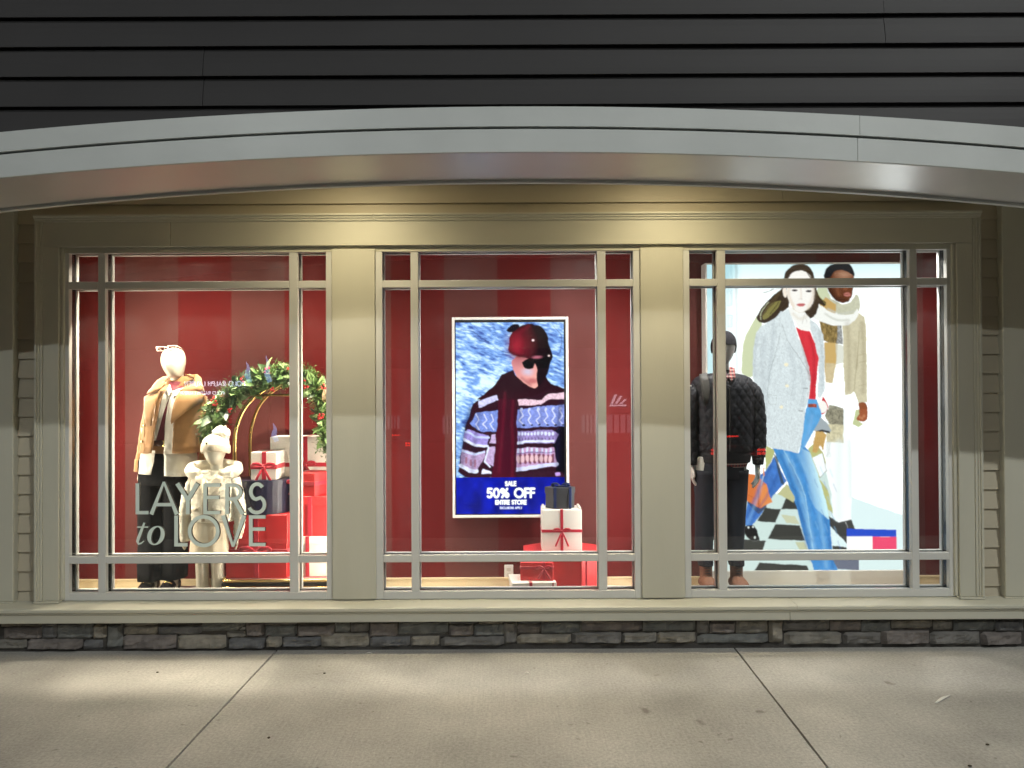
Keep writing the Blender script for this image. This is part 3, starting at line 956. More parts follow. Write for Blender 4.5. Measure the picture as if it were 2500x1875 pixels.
    def soft(s, pts, width, col, alpha=1.0):
        """a feathered stroke, for folds and shading in the print"""
        p = np.array(spline(pts, 4) if len(pts) > 2 else pts, float)
        R = width * 2.2
        wj, wi = s._win(p[:, 0].min() - R, p[:, 1].min() - R, p[:, 0].max() + R, p[:, 1].max() + R)
        gx, gy = s.GX[wj, wi], s.GY[wj, wi]
        d = np.full(gx.shape, 1e9)
        for (xa, ya), (xb, yb) in zip(p[:-1], p[1:]):
            L2 = (xb - xa) ** 2 + (yb - ya) ** 2 + 1e-9
            t = np.clip(((gx - xa) * (xb - xa) + (gy - ya) * (yb - ya)) / L2, 0, 1)
            d = np.minimum(d, np.hypot(gx - xa - t * (xb - xa), gy - ya - t * (yb - ya)))
        al = (np.exp(-(d / width) ** 2) * alpha)[..., None]
        s.a[wj, wi] = s.a[wj, wi] * (1 - al) + s.lin(col) * al

    def text(s, txt, cx, y, h, width, col, track=0.16, italic=0.0):
        """centred capitals of height h with their feet on y"""
        adv = sum(FONT[c][1] + track + 0.08 for c in txt) - track - 0.08
        x = cx - adv * h / 2
        for c in txt:
            st, w = FONT[c]
            for poly in st:
                s.line([(x + q[0] * h + italic * q[1] * h, y - q[1] * h) for q in poly], width, col)
            x += (w + track + 0.08) * h

    def result(s):
        k = s.ss
        r = s.a.reshape(s.h, k, s.w, k, 3).mean(axis=(1, 3))
        p = np.pad(r, ((1, 1), (1, 1), (0, 0)), mode='edge')
        b = (p[:-2, 1:-1] + p[2:, 1:-1] + p[1:-1, :-2] + p[1:-1, 2:]) / 4
        return r * 0.6 + b * 0.4


def arc(cx, cy, rx, ry, a0, a1, n=14):
    return [(cx + rx * math.cos(math.radians(a0 + (a1 - a0) * i / n)), cy + ry * math.sin(math.radians(a0 + (a1 - a0) * i / n))) for i in range(n + 1)]


S_ = arc(0.24, 0.74, 0.22, 0.24, 35, 270, 12) + arc(0.24, 0.25, 0.24, 0.25, 90, -145, 12)[1:]
R_ = [[(0, 0), (0, 1)], [(0, 1), (0.25, 1)] + arc(0.25, 0.75, 0.25, 0.25, 90, -90, 10) + [(0, 0.5)], [(0.2, 0.5), (0.52, 0)]]
FONT = {
    'S': ([S_], 0.48), 'A': ([[(0, 0), (0.38, 1), (0.76, 0)], [(0.14, 0.3), (0.62, 0.3)]], 0.76), 'L': ([[(0, 1), (0, 0), (0.42, 0)]], 0.42),
    'E': ([[(0.45, 1), (0, 1), (0, 0), (0.45, 0)], [(0, 0.52), (0.42, 0.52)]], 0.45), 'O': ([arc(0.48, 0.5, 0.48, 0.5, 0, 360, 28)], 0.96),
    'F': ([[(0.42, 1), (0, 1), (0, 0)], [(0, 0.52), (0.38, 0.52)]], 0.42), 'N': ([[(0, 0), (0, 1), (0.62, 0), (0.62, 1)]], 0.62),
    'T': ([[(0, 1), (0.55, 1)], [(0.275, 1), (0.275, 0)]], 0.55), 'I': ([[(0, 0), (0, 1)]], 0.0), 'R': (R_, 0.52),
    'P': ([[(0, 0), (0, 1)], R_[1]], 0.5), 'U': ([[(0, 1), (0, 0.3)] + arc(0.28, 0.28, 0.28, 0.28, 180, 360, 10) + [(0.56, 1)]], 0.56),
    'X': ([[(0, 0), (0.6, 1)], [(0, 1), (0.6, 0)]], 0.6), 'C': ([arc(0.48, 0.5, 0.48, 0.5, 50, 310, 20)], 0.85), 'Y': ([[(0, 1), (0.33, 0.45), (0.66, 1)], [(0.33, 0.45), (0.33, 0)]], 0.66),
    'H': ([[(0, 0), (0, 1)], [(0.58, 0), (0.58, 1)], [(0, 0.5), (0.58, 0.5)]], 0.58), ' ': ([], 0.28),
    '5': ([[(0.46, 1), (0.08, 1), (0.03, 0.56)] + arc(0.22, 0.30, 0.26, 0.30, 120, -140, 14)], 0.5), '0': ([arc(0.29, 0.5, 0.29, 0.5, 0, 360, 24)], 0.58),
    '%': ([arc(0.2, 0.75, 0.17, 0.22, 0, 360, 16), arc(0.72, 0.25, 0.17, 0.22, 0, 360, 16), [(0.16, 0), (0.76, 1)]], 0.92),
}


def print_sheet(name, cv, Y, mat, parent):
    """the painted picture as a flat sheet of points standing at depth Y"""
    img = cv.result()
    h, w = img.shape[:2]
    xs = np.array([X(v, Y) for v in np.linspace(cv.x0, cv.x1, w)])
    pc_ = (cv.x0 + cv.x1) / 2
    ys = np.array([Z(v, Y, pc_) for v in np.linspace(cv.y0, cv.y1, h)])
    co = np.zeros((h, w, 3), np.float32)
    inv = parent.matrix_basis.inverted()
    co[..., 0] = xs[None, :] + inv.translation.x; co[..., 1] = Y + inv.translation.y; co[..., 2] = ys[:, None] + inv.translation.z
    me = bpy.data.meshes.new(name)
    idx = np.arange(h * w).reshape(h, w)
    q = np.stack([idx[:-1, :-1], idx[1:, :-1], idx[1:, 1:], idx[:-1, 1:]], -1).reshape(-1, 4)
    me.vertices.add(h * w); me.vertices.foreach_set("co", co.ravel())
    me.loops.add(q.size); me.loops.foreach_set("vertex_index", q.ravel().astype(np.int32))
    me.polygons.add(len(q)); me.polygons.foreach_set("loop_start", np.arange(0, q.size, 4, dtype=np.int32))
    try: me.polygons.foreach_set("loop_total", np.full(len(q), 4, np.int32))
    except Exception: pass
    me.update(calc_edges=True); me.validate()
    at = me.attributes.new("print", 'FLOAT_COLOR', 'POINT')
    rgba = np.ones((h * w, 4), np.float32); rgba[:, :3] = img.reshape(-1, 3)
    at.data.foreach_set("color", rgba.ravel())
    me.materials.append(mat)
    return put(bpy.data.objects.new(name, me), parent)


# ------------------------------------------------------------------ the sale screen
SCY = 5.755
scr = thing("digital_screen", "upright white framed sale screen showing a person in sunglasses", "screen", (X(1246, SCY), SCY, Z(1263, SCY)))
q = lambda x, y: (1070 + x / 3.191, 760 + y / 3.191)
fx0, fx1, fz0, fz1 = X(1104, SCY), X(1388, SCY), Z(1263, SCY), Z(774, SCY)
fw = X(1110.5, SCY) - fx0
for a in ((fx0, fx0 + fw, fz0, fz1), (fx1 - fw, fx1, fz0, fz1)):
    box("frame", a[0], a[1], SCY - 0.012, BACKY - 0.002, a[2], a[3], WHITE_PAINT, scr, 0.003)
for a in ((fx0 + fw, fx1 - fw, fz0, fz0 + fw), (fx0 + fw, fx1 - fw, fz1 - fw, fz1)):
    box("frame", a[0], a[1], SCY - 0.012, BACKY - 0.002, a[2], a[3], WHITE_PAINT, scr, 0.003)
box("bezel", fx0 + fw, fx1 - fw, SCY + 0.002, BACKY - 0.004, fz0 + fw, fz1 - fw, BLACK, scr, 0)

c = Canvas(1113, 787, 1377, 1254, 250, 440, 2)
gx, gy = c.GX, c.GY
n1 = c.noise(gx * 0.8 + gy * 0.9, gy - gx * 0.35, 9, 0.55, 1.9, 3)
n2 = c.noise(gx, gy, 30, 1, 1, 9)
n3 = c.noise(gx * 0.8 + gy * 0.9, gy - gx * 0.35, 4.2, 0.6, 1.7, 5)
t = np.clip(0.52 + 0.58 * n1 + 0.34 * n2 + 0.28 * n3 + 0.28 * np.exp(-((gy - 950) / 50) ** 2) * (gx < 1230), 0, 1)[..., None]
dark, mid, lite = c.lin((58, 84, 160)), c.lin((122, 164, 230)), c.lin((216, 242, 255))
c.a = np.where(t < 0.5, dark + (mid - dark) * t * 2, mid + (lite - mid) * (t * 2 - 1))
# twigs
for pts in ([(160, 140), (260, 150), (330, 200), (410, 255)], [(280, 190), (340, 230), (400, 235)], [(420, 270), (480, 300), (540, 320)], [(900, 120), (960, 200), (940, 330)]):
    c.line([q(*p) for p in pts], 1.3, (38, 44, 90), 0.75, 4)
# sweater body and arm
SW = [(330, 690), (470, 610), (640, 640), (980, 610), (985, 1300), (330, 1300), (165, 1262), (160, 1200), (190, 1050), (215, 900), (270, 730)]
c.poly([q(*p) for p in SW], (46, 16, 30), smooth=3)
c.poly([q(*p) for p in [(870, 960), (985, 880), (985, 1300), (900, 1290), (925, 1180)]], (6, 6, 16))


def knit(pts, base, hi, sc, amp=0.45):
    c.poly([q(*p) for p in pts], base, smooth=0, tex=(amp, sc, 1.3, 1.0))
    for i in range(0):
        pass


PALE, PALE2 = (176, 176, 226), (222, 224, 250)
band = lambda pts, col, tex=(0.35, 3.2, 1.0, 1.0): c.poly([q(*p) for p in pts], col, tex=tex)
# shoulder strips
band([(310, 705), (380, 668), (455, 658), (470, 690), (395, 715), (322, 755)], (200, 196, 236))
band([(616, 684), (800, 690), (850, 650), (980, 640), (980, 690), (860, 690), (790, 728), (625, 732)], (226, 190, 206))
# blue figured band
band([(618, 770), (740, 745), (980, 735), (978, 900), (790, 905), (612, 910)], (128, 142, 214))
band([(300, 790), (465, 768), (452, 935), (350, 945), (265, 900), (250, 870)], (120, 140, 214))
for x in (640, 700, 765, 825, 885, 945):
    c.line([q(x, 770), q(x + 22, 815), q(x - 5, 850), q(x + 25, 890)], 2.6, PALE2, 0.85)
    c.ell(*q(x + 10, 762), 3.2, 3.6, (196, 204, 246))
    c.ell(*q(x + 24, 888), 3.4, 2.2, (20, 20, 44))
for x in (300, 355, 410):
    c.line([q(x, 800), q(x + 18, 850), q(x - 10, 880), q(x + 20, 920)], 2.6, PALE2, 0.85)
# lower pale bands with figures
band([(614, 935), (880, 930), (935, 960), (900, 1026), (612, 1034)], (150, 132, 190))
for x in range(625, 890, 26):
    c.ell(*q(x, 955), 3.0, 4.0, (216, 220, 252)); c.line([q(x, 985), q(x, 1015)], 2.2, (70, 40, 80), 0.8)
c.line([q(612, 1024), q(760, 1014), q(890, 1010)], 6, PALE2)
band([(608, 1070), (900, 1060), (925, 1200), (915, 1210), (604, 1240)], (190, 150, 190))
for x in range(622, 905, 36):
    c.line([q(x, 1075), q(x, 1100)], 5, (214, 222, 255), 0.9); c.line([q(x + 18, 1120), q(x + 18, 1180)], 6.5, (112, 52, 66), 0.9)
    c.ell(*q(x, 1150), 4.5, 9, (232, 190, 196), 0.85)
c.line([q(606, 1228), q(760, 1212), q(920, 1190)], 9, (214, 214, 250))
c.line([q(604, 1108), q(900, 1096)], 2.2, (70, 46, 110), 0.8)
# sleeve bands
band([(205, 950), (230, 920), (390, 970), (385, 1050), (300, 1040), (200, 1000)], (156, 140, 210))
c.line([q(205, 1000), q(290, 1045), q(385, 1048)], 6, PALE2); c.line([q(215, 935), q(300, 975), q(390, 985)], 5, (196, 204, 250))
band([(185, 1070), (300, 1110), (370, 1080), (360, 1140), (290, 1245), (170, 1205)], (178, 150, 190))
c.line([q(170, 1200), q(240, 1240), q(295, 1240)], 9, PALE2); c.line([q(190, 1085), q(280, 1118), q(360, 1095)], 5, (206, 214, 252))
for x, y in ((215, 1140), (250, 1160), (285, 1165)): c.line([q(x, y), q(x, y + 40)], 5, (150, 92, 110), 0.8)
band([(415, 965), (448, 955), (446, 1030), (400, 1030)], (196, 170, 212)); band([(395, 1060), (440, 1055), (432, 1210), (360, 1180)], (190, 164, 206))
band([(345, 1230), (410, 1250), (408, 1295), (335, 1265)], (226, 224, 246))
c.line([q(395, 1060), q(360, 1170), q(400, 1215)], 4, PALE2)
band([(250, 1270), (960, 1245), (985, 1290), (600, 1292), (180, 1290)], (50, 20, 36))
band([(905, 1260), (945, 1250), (940, 1275), (910, 1280)], (190, 150, 220))
# dark scarf
c.poly([q(*p) for p in [(585, 450), (500, 490), (445, 570), (300, 690), (330, 690), (470, 640), (470, 780), (455, 900), (440, 1100), (412, 1292), (600, 1292), (612, 1000), (618, 690), (760, 650), (860, 610), (975, 640), (975, 610), (880, 570), (830, 500), (790, 560), (740, 600), (650, 540), (600, 490)]], (38, 10, 22),
       grad=((86, 14, 36), *q(560, 600), *q(540, 1290)))
c.poly([q(*p) for p in [(470, 680), (600, 690), (606, 1290), (415, 1290), (452, 950)]], (72, 10, 32), 0.75, grad=((46, 8, 26), *q(470, 700), *q(600, 700)))
# head
c.poly([q(*p) for p in [(590, 370), (570, 395), (600, 480), (650, 545), (730, 598), (775, 590), (790, 520), (775, 440), (820, 380), (760, 340), (640, 330)]], (206, 132, 136), smooth=3, grad=((236, 168, 158), *q(620, 400), *q(760, 560)))
c.ell(*q(735, 545), 14, 7, (170, 70, 80), 0.7, 0.5)
c.ell(*q(700, 470), 12, 9, (196, 190, 214), 0.8, 0.6)
c.poly([q(*p) for p in [(548, 300), (560, 190), (620, 125), (700, 98), (790, 115), (850, 180), (865, 260), (890, 340), (870, 400), (840, 470), (800, 470), (770, 380), (640, 355), (560, 325)]], (24, 6, 14), smooth=3)
c.ell(*q(640, 262), 24, 30, (116, 22, 38), 0.9, 0.9)
c.ell(*q(606, 268), 12, 22, (176, 34, 56), 0.6, 0.9)
c.soft([q(556, 320), q(620, 345), q(700, 352)], 4.0, (70, 14, 26), 0.8)
c.poly([q(*p) for p in [(748, 385), (868, 345), (872, 400), (850, 480), (815, 550), (780, 592), (768, 520), (772, 450)]], (20, 6, 16), smooth=2)
c.poly([q(*p) for p in [(530, 150), (560, 115), (600, 95), (640, 110), (600, 150), (560, 165)]], (20, 14, 26), smooth=3)
c.poly([q(*p) for p in [(650, 395), (700, 365), (860, 360), (845, 440), (790, 440), (760, 400), (740, 440), (680, 445)]], (4, 4, 8), smooth=2)
c.ell(*q(770, 358), 10, 3, (196, 110, 130), 0.8, 0.6)
c.ell(*q(862, 350), 2.6, 2.6, (255, 226, 226)); c.ell(*q(744, 232), 2.8, 2.8, (255, 220, 224))
# soft folds of the knit
for pts, a_ in (([(250, 760), (210, 950), (180, 1200)], 0.5), ([(320, 800), (290, 1000), (260, 1240)], 0.35), ([(640, 760), (630, 1000), (625, 1240)], 0.4), ([(960, 720), (930, 900), (925, 1200)], 0.55), ([(800, 740), (790, 1000), (800, 1230)], 0.2)):
    c.soft([q(*p) for p in pts], 6.0, (24, 20, 50), a_)
for pts in ([(520, 640), (500, 900), (470, 1250)], [(580, 700), (575, 950), (570, 1280)]):
    c.soft([q(*p) for p in pts], 4.0, (120, 22, 46), 0.35)
c.soft([q(700, 120), q(640, 170), q(590, 240)], 5, (120, 22, 40), 0.5)
c.soft([q(800, 150), q(840, 240), q(850, 330)], 6, (6, 2, 8), 0.7)
c.soft([q(650, 520), q(720, 580)], 4, (150, 70, 80), 0.5)
c.warp(2.6, 26)
c.blur(4)
# sale panel
wj = c.ys > q(0, 1292)[1]
blue = c.lin((8, 22, 150)); nb = c.noise(c.GX, c.GY, 26, 1, 0.7, 21)
c.a[wj] = (blue * (1 + 0.75 * np.clip(nb, -0.9, 1))[..., None])[wj]
W = (255, 255, 255)
c.text("SALE", *q(560, 1356), 9.6, 3.0, W, 0.10)
c.text("50% OFF", *q(562, 1446), 20.5, 5.6, W, 0.16)
c.text("ENTIRE STORE", *q(562, 1500), 9.2, 2.9, W, 0.12)
c.text("EXCLUSIONS APPLY", *q(562, 1536), 4.6, 1.15, (225, 230, 255), 0.12)
print_sheet("screen_picture", c, SCY, emit_print("screen_light", 1.65), scr)

# ------------------------------------------------------------------ the lit poster in the last window
PYY = 5.74
lb = thing("lightbox_poster", "tall glowing fashion poster of two people walking over chequered floor", "poster", (X(1966, PYY), PYY, Z(1434, PYY)))
px0, px1, pz0, pz1 = X(1727, PYY), X(2206, PYY), Z(1391, PYY, 1966), Z(645, PYY, 1966)
box("case", px0, px1, PYY + 0.002, BACKY - 0.002, pz0, pz1, WHITE_PAINT, lb, 0.002)
for a in ((px0 - 0.014, px0 - 0.0005, pz0, pz1 + 0.012), (px1 + 0.0005, px1 + 0.014, pz0, pz1 + 0.012)):
    box("frame", a[0], a[1], PYY - 0.012, BACKY - 0.003, a[2], a[3], WHITE_PAINT, lb, 0.002)
box("frame", px0, px1, PYY - 0.012, BACKY - 0.003, pz1 + 0.0005, pz1 + 0.012, WHITE_PAINT, lb, 0.002)
box("plinth", px0 - 0.014, px1 + 0.014, PYY - 0.014, BACKY - 0.003, FLOORZ + 0.0005, pz0 - 0.001, WHITE_PAINT, lb, 0.003)

A = lambda *p: [(1700 + x / 3.3515, 600 + y / 3.3515) for x, y in p]
B = lambda *p: [(1780 + x / 3.7707, 1000 + y / 3.7707) for x, y in p]
C = lambda *p: [(1650 + x / 2.5918, 560 + y / 2.5918) for x, y in p]
c = Canvas(1727, 645, 2206, 1391, 330, 514, 2)
gx, gy = c.GX, c.GY
# pale wall: cool at the top and left, burnt out elsewhere
top = np.clip((735 - gy) / 90, 0, 1) * 0.75
lft = np.clip((1815 - gx) / 70, 0, 1) * 0.85
cool = np.clip(top + lft, 0, 1)[..., None]
HOT = np.array([1.36, 1.38, 1.38])
wallc = c.lin((192, 232, 240))
c.a = HOT * (1 - cool) + wallc * cool
c.a = c.a * (1 + 1.6 * np.clip((gx - 2110) / 40, 0, 1) * np.clip((gy - 735) / 40, 0, 1) * np.clip((1235 - gy) / 60, 0, 1))[..., None]
edge = (np.abs(gx - 1800) < 3.0)[..., None] * 0.22
c.a = c.a * (1 - edge)
for y0, y1 in ((90, 262), (360, 485), (570, 660)):          # door panels
    c.line(A((262, y0), (300, y0), (300, y1), (262, y1), (262, y0)), 1.4, (150, 200, 210), 0.6)
    c.line(A((272, y0 + 12), (290, y0 + 12), (290, y1 - 12), (272, y1 - 12), (272, y0 + 12)), 1.0, (140, 190, 204), 0.5)
# floor
c.poly(B((-200, 700), (430, 770), (560, 700), (720, 420), (900, 560), (940, 800), (1110, 800), (1600, 990), (1620, 1480), (-200, 1480)), (214, 232, 228), smooth=0)
c.poly(B((930, 790), (1110, 805), (1620, 985), (1620, 1480), (900, 1480)), (232, 250, 252))
DK = (62, 62, 58)
tiles = [((330, 900), (470, 912), (415, 1035), (245, 1020)), ((470, 912), (520, 800), (600, 840), (620, 915)), ((415, 1048), (640, 1062), (690, 1205), (345, 1185)),
         ((100, 1185), (330, 1200), (290, 1310), (100, 1310)), ((270, 1400), (700, 1430), (720, 1475), (220, 1475)), ((180, 830), (250, 760), (330, 850), (260, 905)),
         ((940, 1250), (1070, 1262), (1070, 1310), (945, 1305)), ((-190, 1100), (-80, 1110), (-110, 1200), (-200, 1190)), ((-200, 1270), (-130, 1275), (-170, 1330), (-200, 1330)),
         ((950, 1400), (1180, 1390), (1180, 1475), (990, 1460)), ((430, 770), (520, 790), (480, 700), (440, 720)), ((820, 640), (890, 700), (900, 980), (840, 900))]
for t in tiles[:10]:
    c.poly(B(*t), DK if t[0][0] != 950 else (110, 112, 130))
c.poly(B((100, 1315), (290, 1310), (350, 1190), (690, 1215), (735, 1330), (715, 1395), (220, 1400), (100, 1390)), (206, 226, 224), 0.0)
# olive cast shadows on wall and floor
OL = (196, 204, 150)
c.poly(A((500, 570), (430, 690), (395, 780), (380, 900), (378, 1040), (470, 1060), (480, 800), (540, 640)), OL, 0.85, 3)
c.poly(B((330, 330), (420, 370), (400, 440), (330, 560)), (190, 192, 128))
c.poly(B((720, 360), (790, 300), (860, 400), (900, 560), (820, 630), (900, 740), (950, 960), (880, 900), (760, 560)), (196, 196, 132))
c.poly(B((520, 680), (600, 760), (590, 850), (440, 770)), (200, 198, 150))
c.poly(B((470, 960), (600, 980), (640, 1050), (520, 1040)), (206, 204, 164), 0.8)
c.poly(B((600, 1215), (680, 1215), (720, 1310), (650, 1310)), (200, 198, 150), 0.8)
c.poly(B((1160, 0), (1200, 0), (1190, 110), (1230, 130), (1190, 165), (1130, 140)), (204, 210, 160))
c.poly(A((1000, 340), (1070, 340), (1110, 450), (1050, 480), (990, 420)), (190, 196, 140), 0.8)
# ---- man at the back
c.poly(B((880, 560), (900, 0), (1100, 0), (1130, 500), (1110, 1010), (1000, 1035), (950, 980), (930, 760)), (1.05, 1.08, 1.08))           # white trousers
c.poly(B((905, 980), (1000, 1035), (1110, 1010), (1150, 1100), (1120, 1180), (1070, 1230), (1010, 1170), (950, 1100), (910, 1060)), (66, 66, 64))
for i in range(6): c.ell(*B((1055 + i * 5, 1035 + i * 9))[0], 0.9, 0.9, (220, 220, 220))
c.poly(A((1200, 620), (1330, 550), (1380, 590), (1395, 700), (1398, 980), (1396, 1285), (1325, 1285), (1290, 1195), (1262, 1218), (1215, 1225), (1205, 980)), (216, 206, 176), smooth=0, tex=(0.10, 4, 1, 1))
c.line(A((1335, 700), (1320, 900), (1290, 1190)), 1.4, (160, 148, 116), 0.8, 4)
for y in (900, 960, 1150): c.line(A((1330, y), (1390, y - 14)), 1.1, (166, 152, 118), 0.7)
c.poly(A((1325, 1285), (1385, 1288), (1398, 1360), (1395, 1420), (1360, 1440), (1310, 1420), (1330, 1380)), (150, 84, 52), smooth=2)
c.poly(B((1195, 0), (1265, 0), (1272, 50), (1250, 100), (1200, 108), (1165, 90), (1195, 40)), (168, 92, 58), smooth=2)
for x, y in ((1200, 70), (1222, 78), (1240, 60)): c.ell(*B((x, y))[0], 2.6, 3.4, (210, 140, 100), 0.8, 0.5)
c.poly(A((1055, 300), (1060, 235), (1100, 170), (1175, 148), (1255, 156), (1292, 215), (1298, 300), (1285, 370), (1272, 425), (1235, 465), (1190, 470), (1135, 440), (1092, 380)), (112, 62, 38), smooth=3, grad=((70, 36, 22), *A((1210, 330))[0], *A((1080, 420))[0]))
c.ell(*A((1215, 240))[0], 17, 9, (196, 150, 122), 0.75, 0.8)
c.ell(*A((1240, 402))[0], 8.5, 5.0, (196, 120, 110)); c.line(A((1208, 402), (1270, 400)), 1.0, (90, 40, 34))
c.ell(*A((1225, 350))[0], 5, 4, (150, 88, 60), 0.8, 0.6); c.ell(*A((1185, 300))[0], 7, 2.4, (40, 22, 16), 0.8); c.ell(*A((1262, 300))[0], 6, 2.4, (40, 22, 16), 0.8)
c.poly(A((1048, 262), (1062, 205), (1105, 160), (1178, 146), (1255, 152), (1288, 195), (1300, 255), (1250, 215), (1180, 200), (1130, 215), (1100, 262)), (30, 30, 34), smooth=2)
c.poly(A((1050, 420), (1120, 440), (1190, 478), (1260, 470), (1310, 400), (1340, 440), (1335, 540), (1240, 600), (1130, 540), (1060, 480)), (206, 204, 180), smooth=2, tex=(0.12, 4, 1, 1))
c.poly(A((1060, 425), (1150, 480), (1140, 560), (1000, 500)), (206, 168, 104))
c.poly(A((945, 580), (1000, 480), (1090, 540), (1200, 570), (1290, 560), (1320, 520), (1330, 570), (1250, 650), (1130, 650), (1000, 620)), (0.98, 0.97, 0.93), smooth=2)
c.poly(A((1010, 620), (1130, 655), (1190, 655), (1200, 800), (1100, 800), (1045, 780)), (146, 122, 74), tex=(0.85, 2.6, 1.3, 0.6))
c.poly(A((1160, 655), (1195, 655), (1200, 810), (1150, 800)), (160, 160, 160), tex=(0.8, 2.2, 1, 0.7))
c.poly(A((1050, 790), (1160, 800), (1145, 960), (1110, 1125), (1060, 1120), (1050, 960)), (212, 176, 112))
c.poly(A((1060, 960), (1140, 965), (1115, 1125), (1060, 1120)), (216, 196, 156), tex=(0.12, 4, 1, 1))
c.poly(A((1140, 800), (1205, 820), (1205, 960), (1145, 975)), (214, 212, 196), 0.8)
c.poly(A((1085, 1300), (1200, 1330), (1200, 1420), (1060, 1420)), (158, 154, 136), tex=(0.6, 2.2, 1, 0.7))
c.poly(B((880, 60), (900, 0), (1050, 0), (1050, 140), (920, 140)), (150, 144, 124), tex=(0.75, 2.2, 1, 0.6))
c.poly(B((890, 140), (1050, 140), (1048, 305), (890, 300)), (216, 206, 172), tex=(0.28, 3.0, 1, 0.7))
for i in range(7): c.line(B((885 + i * 7, 295), (878 + i * 8, 440)), 1.0, (196, 200, 200), 0.7)
c.poly(B((790, 200), (860, 200), (890, 230), (860, 380), (835, 330), (800, 400), (760, 390)), (212, 172, 106))
for i in range(6): c.line(B((775 + i * 18, 250), (768 + i * 16, 390)), 1.0, (180, 138, 78), 0.8)
c.poly(B((760, 440), (850, 400), (890, 560), (830, 625)), (1.02, 1.05, 1.08)); c.line(B((850, 400), (892, 560), (828, 628)), 1.3, (120, 120, 110), 0.7)
# ---- woman in front: hair, blazer, jeans
HAIR = (62, 48, 36)
c.poly(A((722, 265), (738, 212), (790, 166), (855, 150), (918, 164), (958, 212), (978, 268), (990, 350), (1015, 420), (1065, 468), (1048, 500), (1010, 478), (985, 560), (935, 600), (890, 560), (780, 480), (740, 420), (715, 350)), HAIR, smooth=2)
c.poly(A((745, 330), (660, 385), (600, 440), (545, 500), (505, 565), (500, 595), (522, 622), (560, 632), (640, 600), (705, 545), (765, 500), (760, 420)), HAIR, smooth=2)
c.poly(A((620, 470), (560, 540), (545, 600), (590, 590), (660, 520), (700, 450)), (150, 142, 82), 0.8, 2)
c.line(A((600, 460), (540, 540), (530, 600)), 2.0, (222, 226, 190), 0.8, 4); c.line(A((680, 460), (610, 560)), 1.6, (52, 40, 28), 0.9)
for pts in (((640, 350), (590, 375), (540, 388)), ((590, 445), (490, 470), (425, 520)), ((700, 345), (640, 360), (560, 380))): c.line(A(*pts), 1.1, HAIR, 0.8, 4)
c.line(A((1000, 400), (1040, 450), (1060, 480)), 1.6, (150, 140, 80), 0.8, 3)
c.poly(A((762, 265), (790, 225), (858, 205), (925, 225), (950, 268), (972, 340), (970, 430), (940, 500), (880, 545), (835, 545), (790, 510), (758, 440), (745, 350)), (1.02, 0.97, 0.93), smooth=3)
c.poly(A((716, 350), (738, 340), (748, 400), (735, 425), (718, 400)), (255, 240, 226), smooth=2)
for x, y in ((812, 357), (926, 365)):
    c.ell(*A((x, y + 6))[0], 7.5, 2.6, (96, 84, 84)); c.line(A((x - 26, y - 22), (x + 22, y - 26)), 1.2, (190, 178, 168), 0.8); c.ell(*A((x, y + 6))[0], 2.8, 2.6, (40, 36, 42))
c.ell(*A((860, 485))[0], 10.5, 4.0, (216, 122, 122)); c.line(A((825, 484), (896, 484)), 0.9, (170, 78, 82))
c.ell(*A((848, 437))[0], 1.4, 0.9, (170, 150, 140)); c.ell(*A((868, 437))[0], 1.4, 0.9, (170, 150, 140)); c.line(A((858, 425), (858, 440)), 0.8, (220, 200, 190), 0.7)
c.line(A((790, 512), (835, 546), (880, 546), (940, 500)), 1.2, (200, 186, 150), 0.8, 4)
c.poly(A((760, 490), (830, 550), (890, 548), (935, 600), (940, 690), (850, 690), (770, 560)), (1.0, 0.98, 0.95))
c.line(A((890, 560), (870, 640)), 1.2, (130, 120, 110), 0.6); c.line(A((895, 590), (910, 630)), 1.0, (130, 120, 110), 0.5)
BL = (222, 230, 234)
tw = (0.24, 2.3, 1.4, 0.7)
c.poly(A((700, 535), (650, 595), (530, 655), (490, 720), (468, 860), (462, 1080), (500, 1250), (560, 1409)) + B((320, 330), (560, 400), (632, 402), (680, 230), (700, 0)) + A((915, 1255), (940, 1100), (925, 1010), (880, 880), (820, 700), (770, 560)), BL, tex=tw)
c.poly(A((935, 600), (990, 640), (1040, 720), (1052, 900), (1050, 1180), (1010, 1250), (990, 1240), (1000, 1050), (1003, 930), (975, 800), (940, 690)), BL, tex=tw)
c.poly(A((690, 560), (760, 515), (800, 620), (850, 780), (925, 960), (940, 1080), (870, 960), (760, 800), (715, 640)), (224, 232, 236), tex=(0.15, 3, 1.5, 0.7))
c.line(A((705, 640), (760, 790), (870, 950), (938, 1080)), 1.3, (150, 156, 158), 0.8, 4)
c.line(A((690, 720), (660, 850), (600, 1060), (580, 1250), (570, 1400)), 1.3, (160, 168, 170), 0.75, 4)
c.line(A((590, 1215), (660, 1225), (650, 1300), (595, 1290), (590, 1215)), 1.0, (160, 166, 160), 0.7)
for x, y, r in ((737, 973, 4.6), (742, 1145, 4.0), (695, 1320, 4.0)): c.ell(*A((x, y))[0], r, r, (255, 244, 214)); 
for p in (((876, 1168), (912, 1167)), ((838, 1350), (872, 1350))): c.line(A(*p), 1.7, (60, 60, 60))
c.line(A((470, 1060), (520, 1060)), 0.8, (180, 190, 190), 0.5)
c.poly(A((818, 662), (860, 690), (935, 697), (975, 800), (1003, 930), (990, 1050), (975, 1258), (918, 1258), (938, 1105), (925, 1000), (880, 850)), (226, 52, 66), tex=(0.10, 5, 1.5, 0.3))
c.poly(A((1030, 1230), (1060, 1270), (1080, 1320), (1040, 1380), (1010, 1360)), (214, 50, 60), smooth=2)
c.ell(*A((1030, 1320))[0], 12, 15, (1.02, 0.97, 0.93))
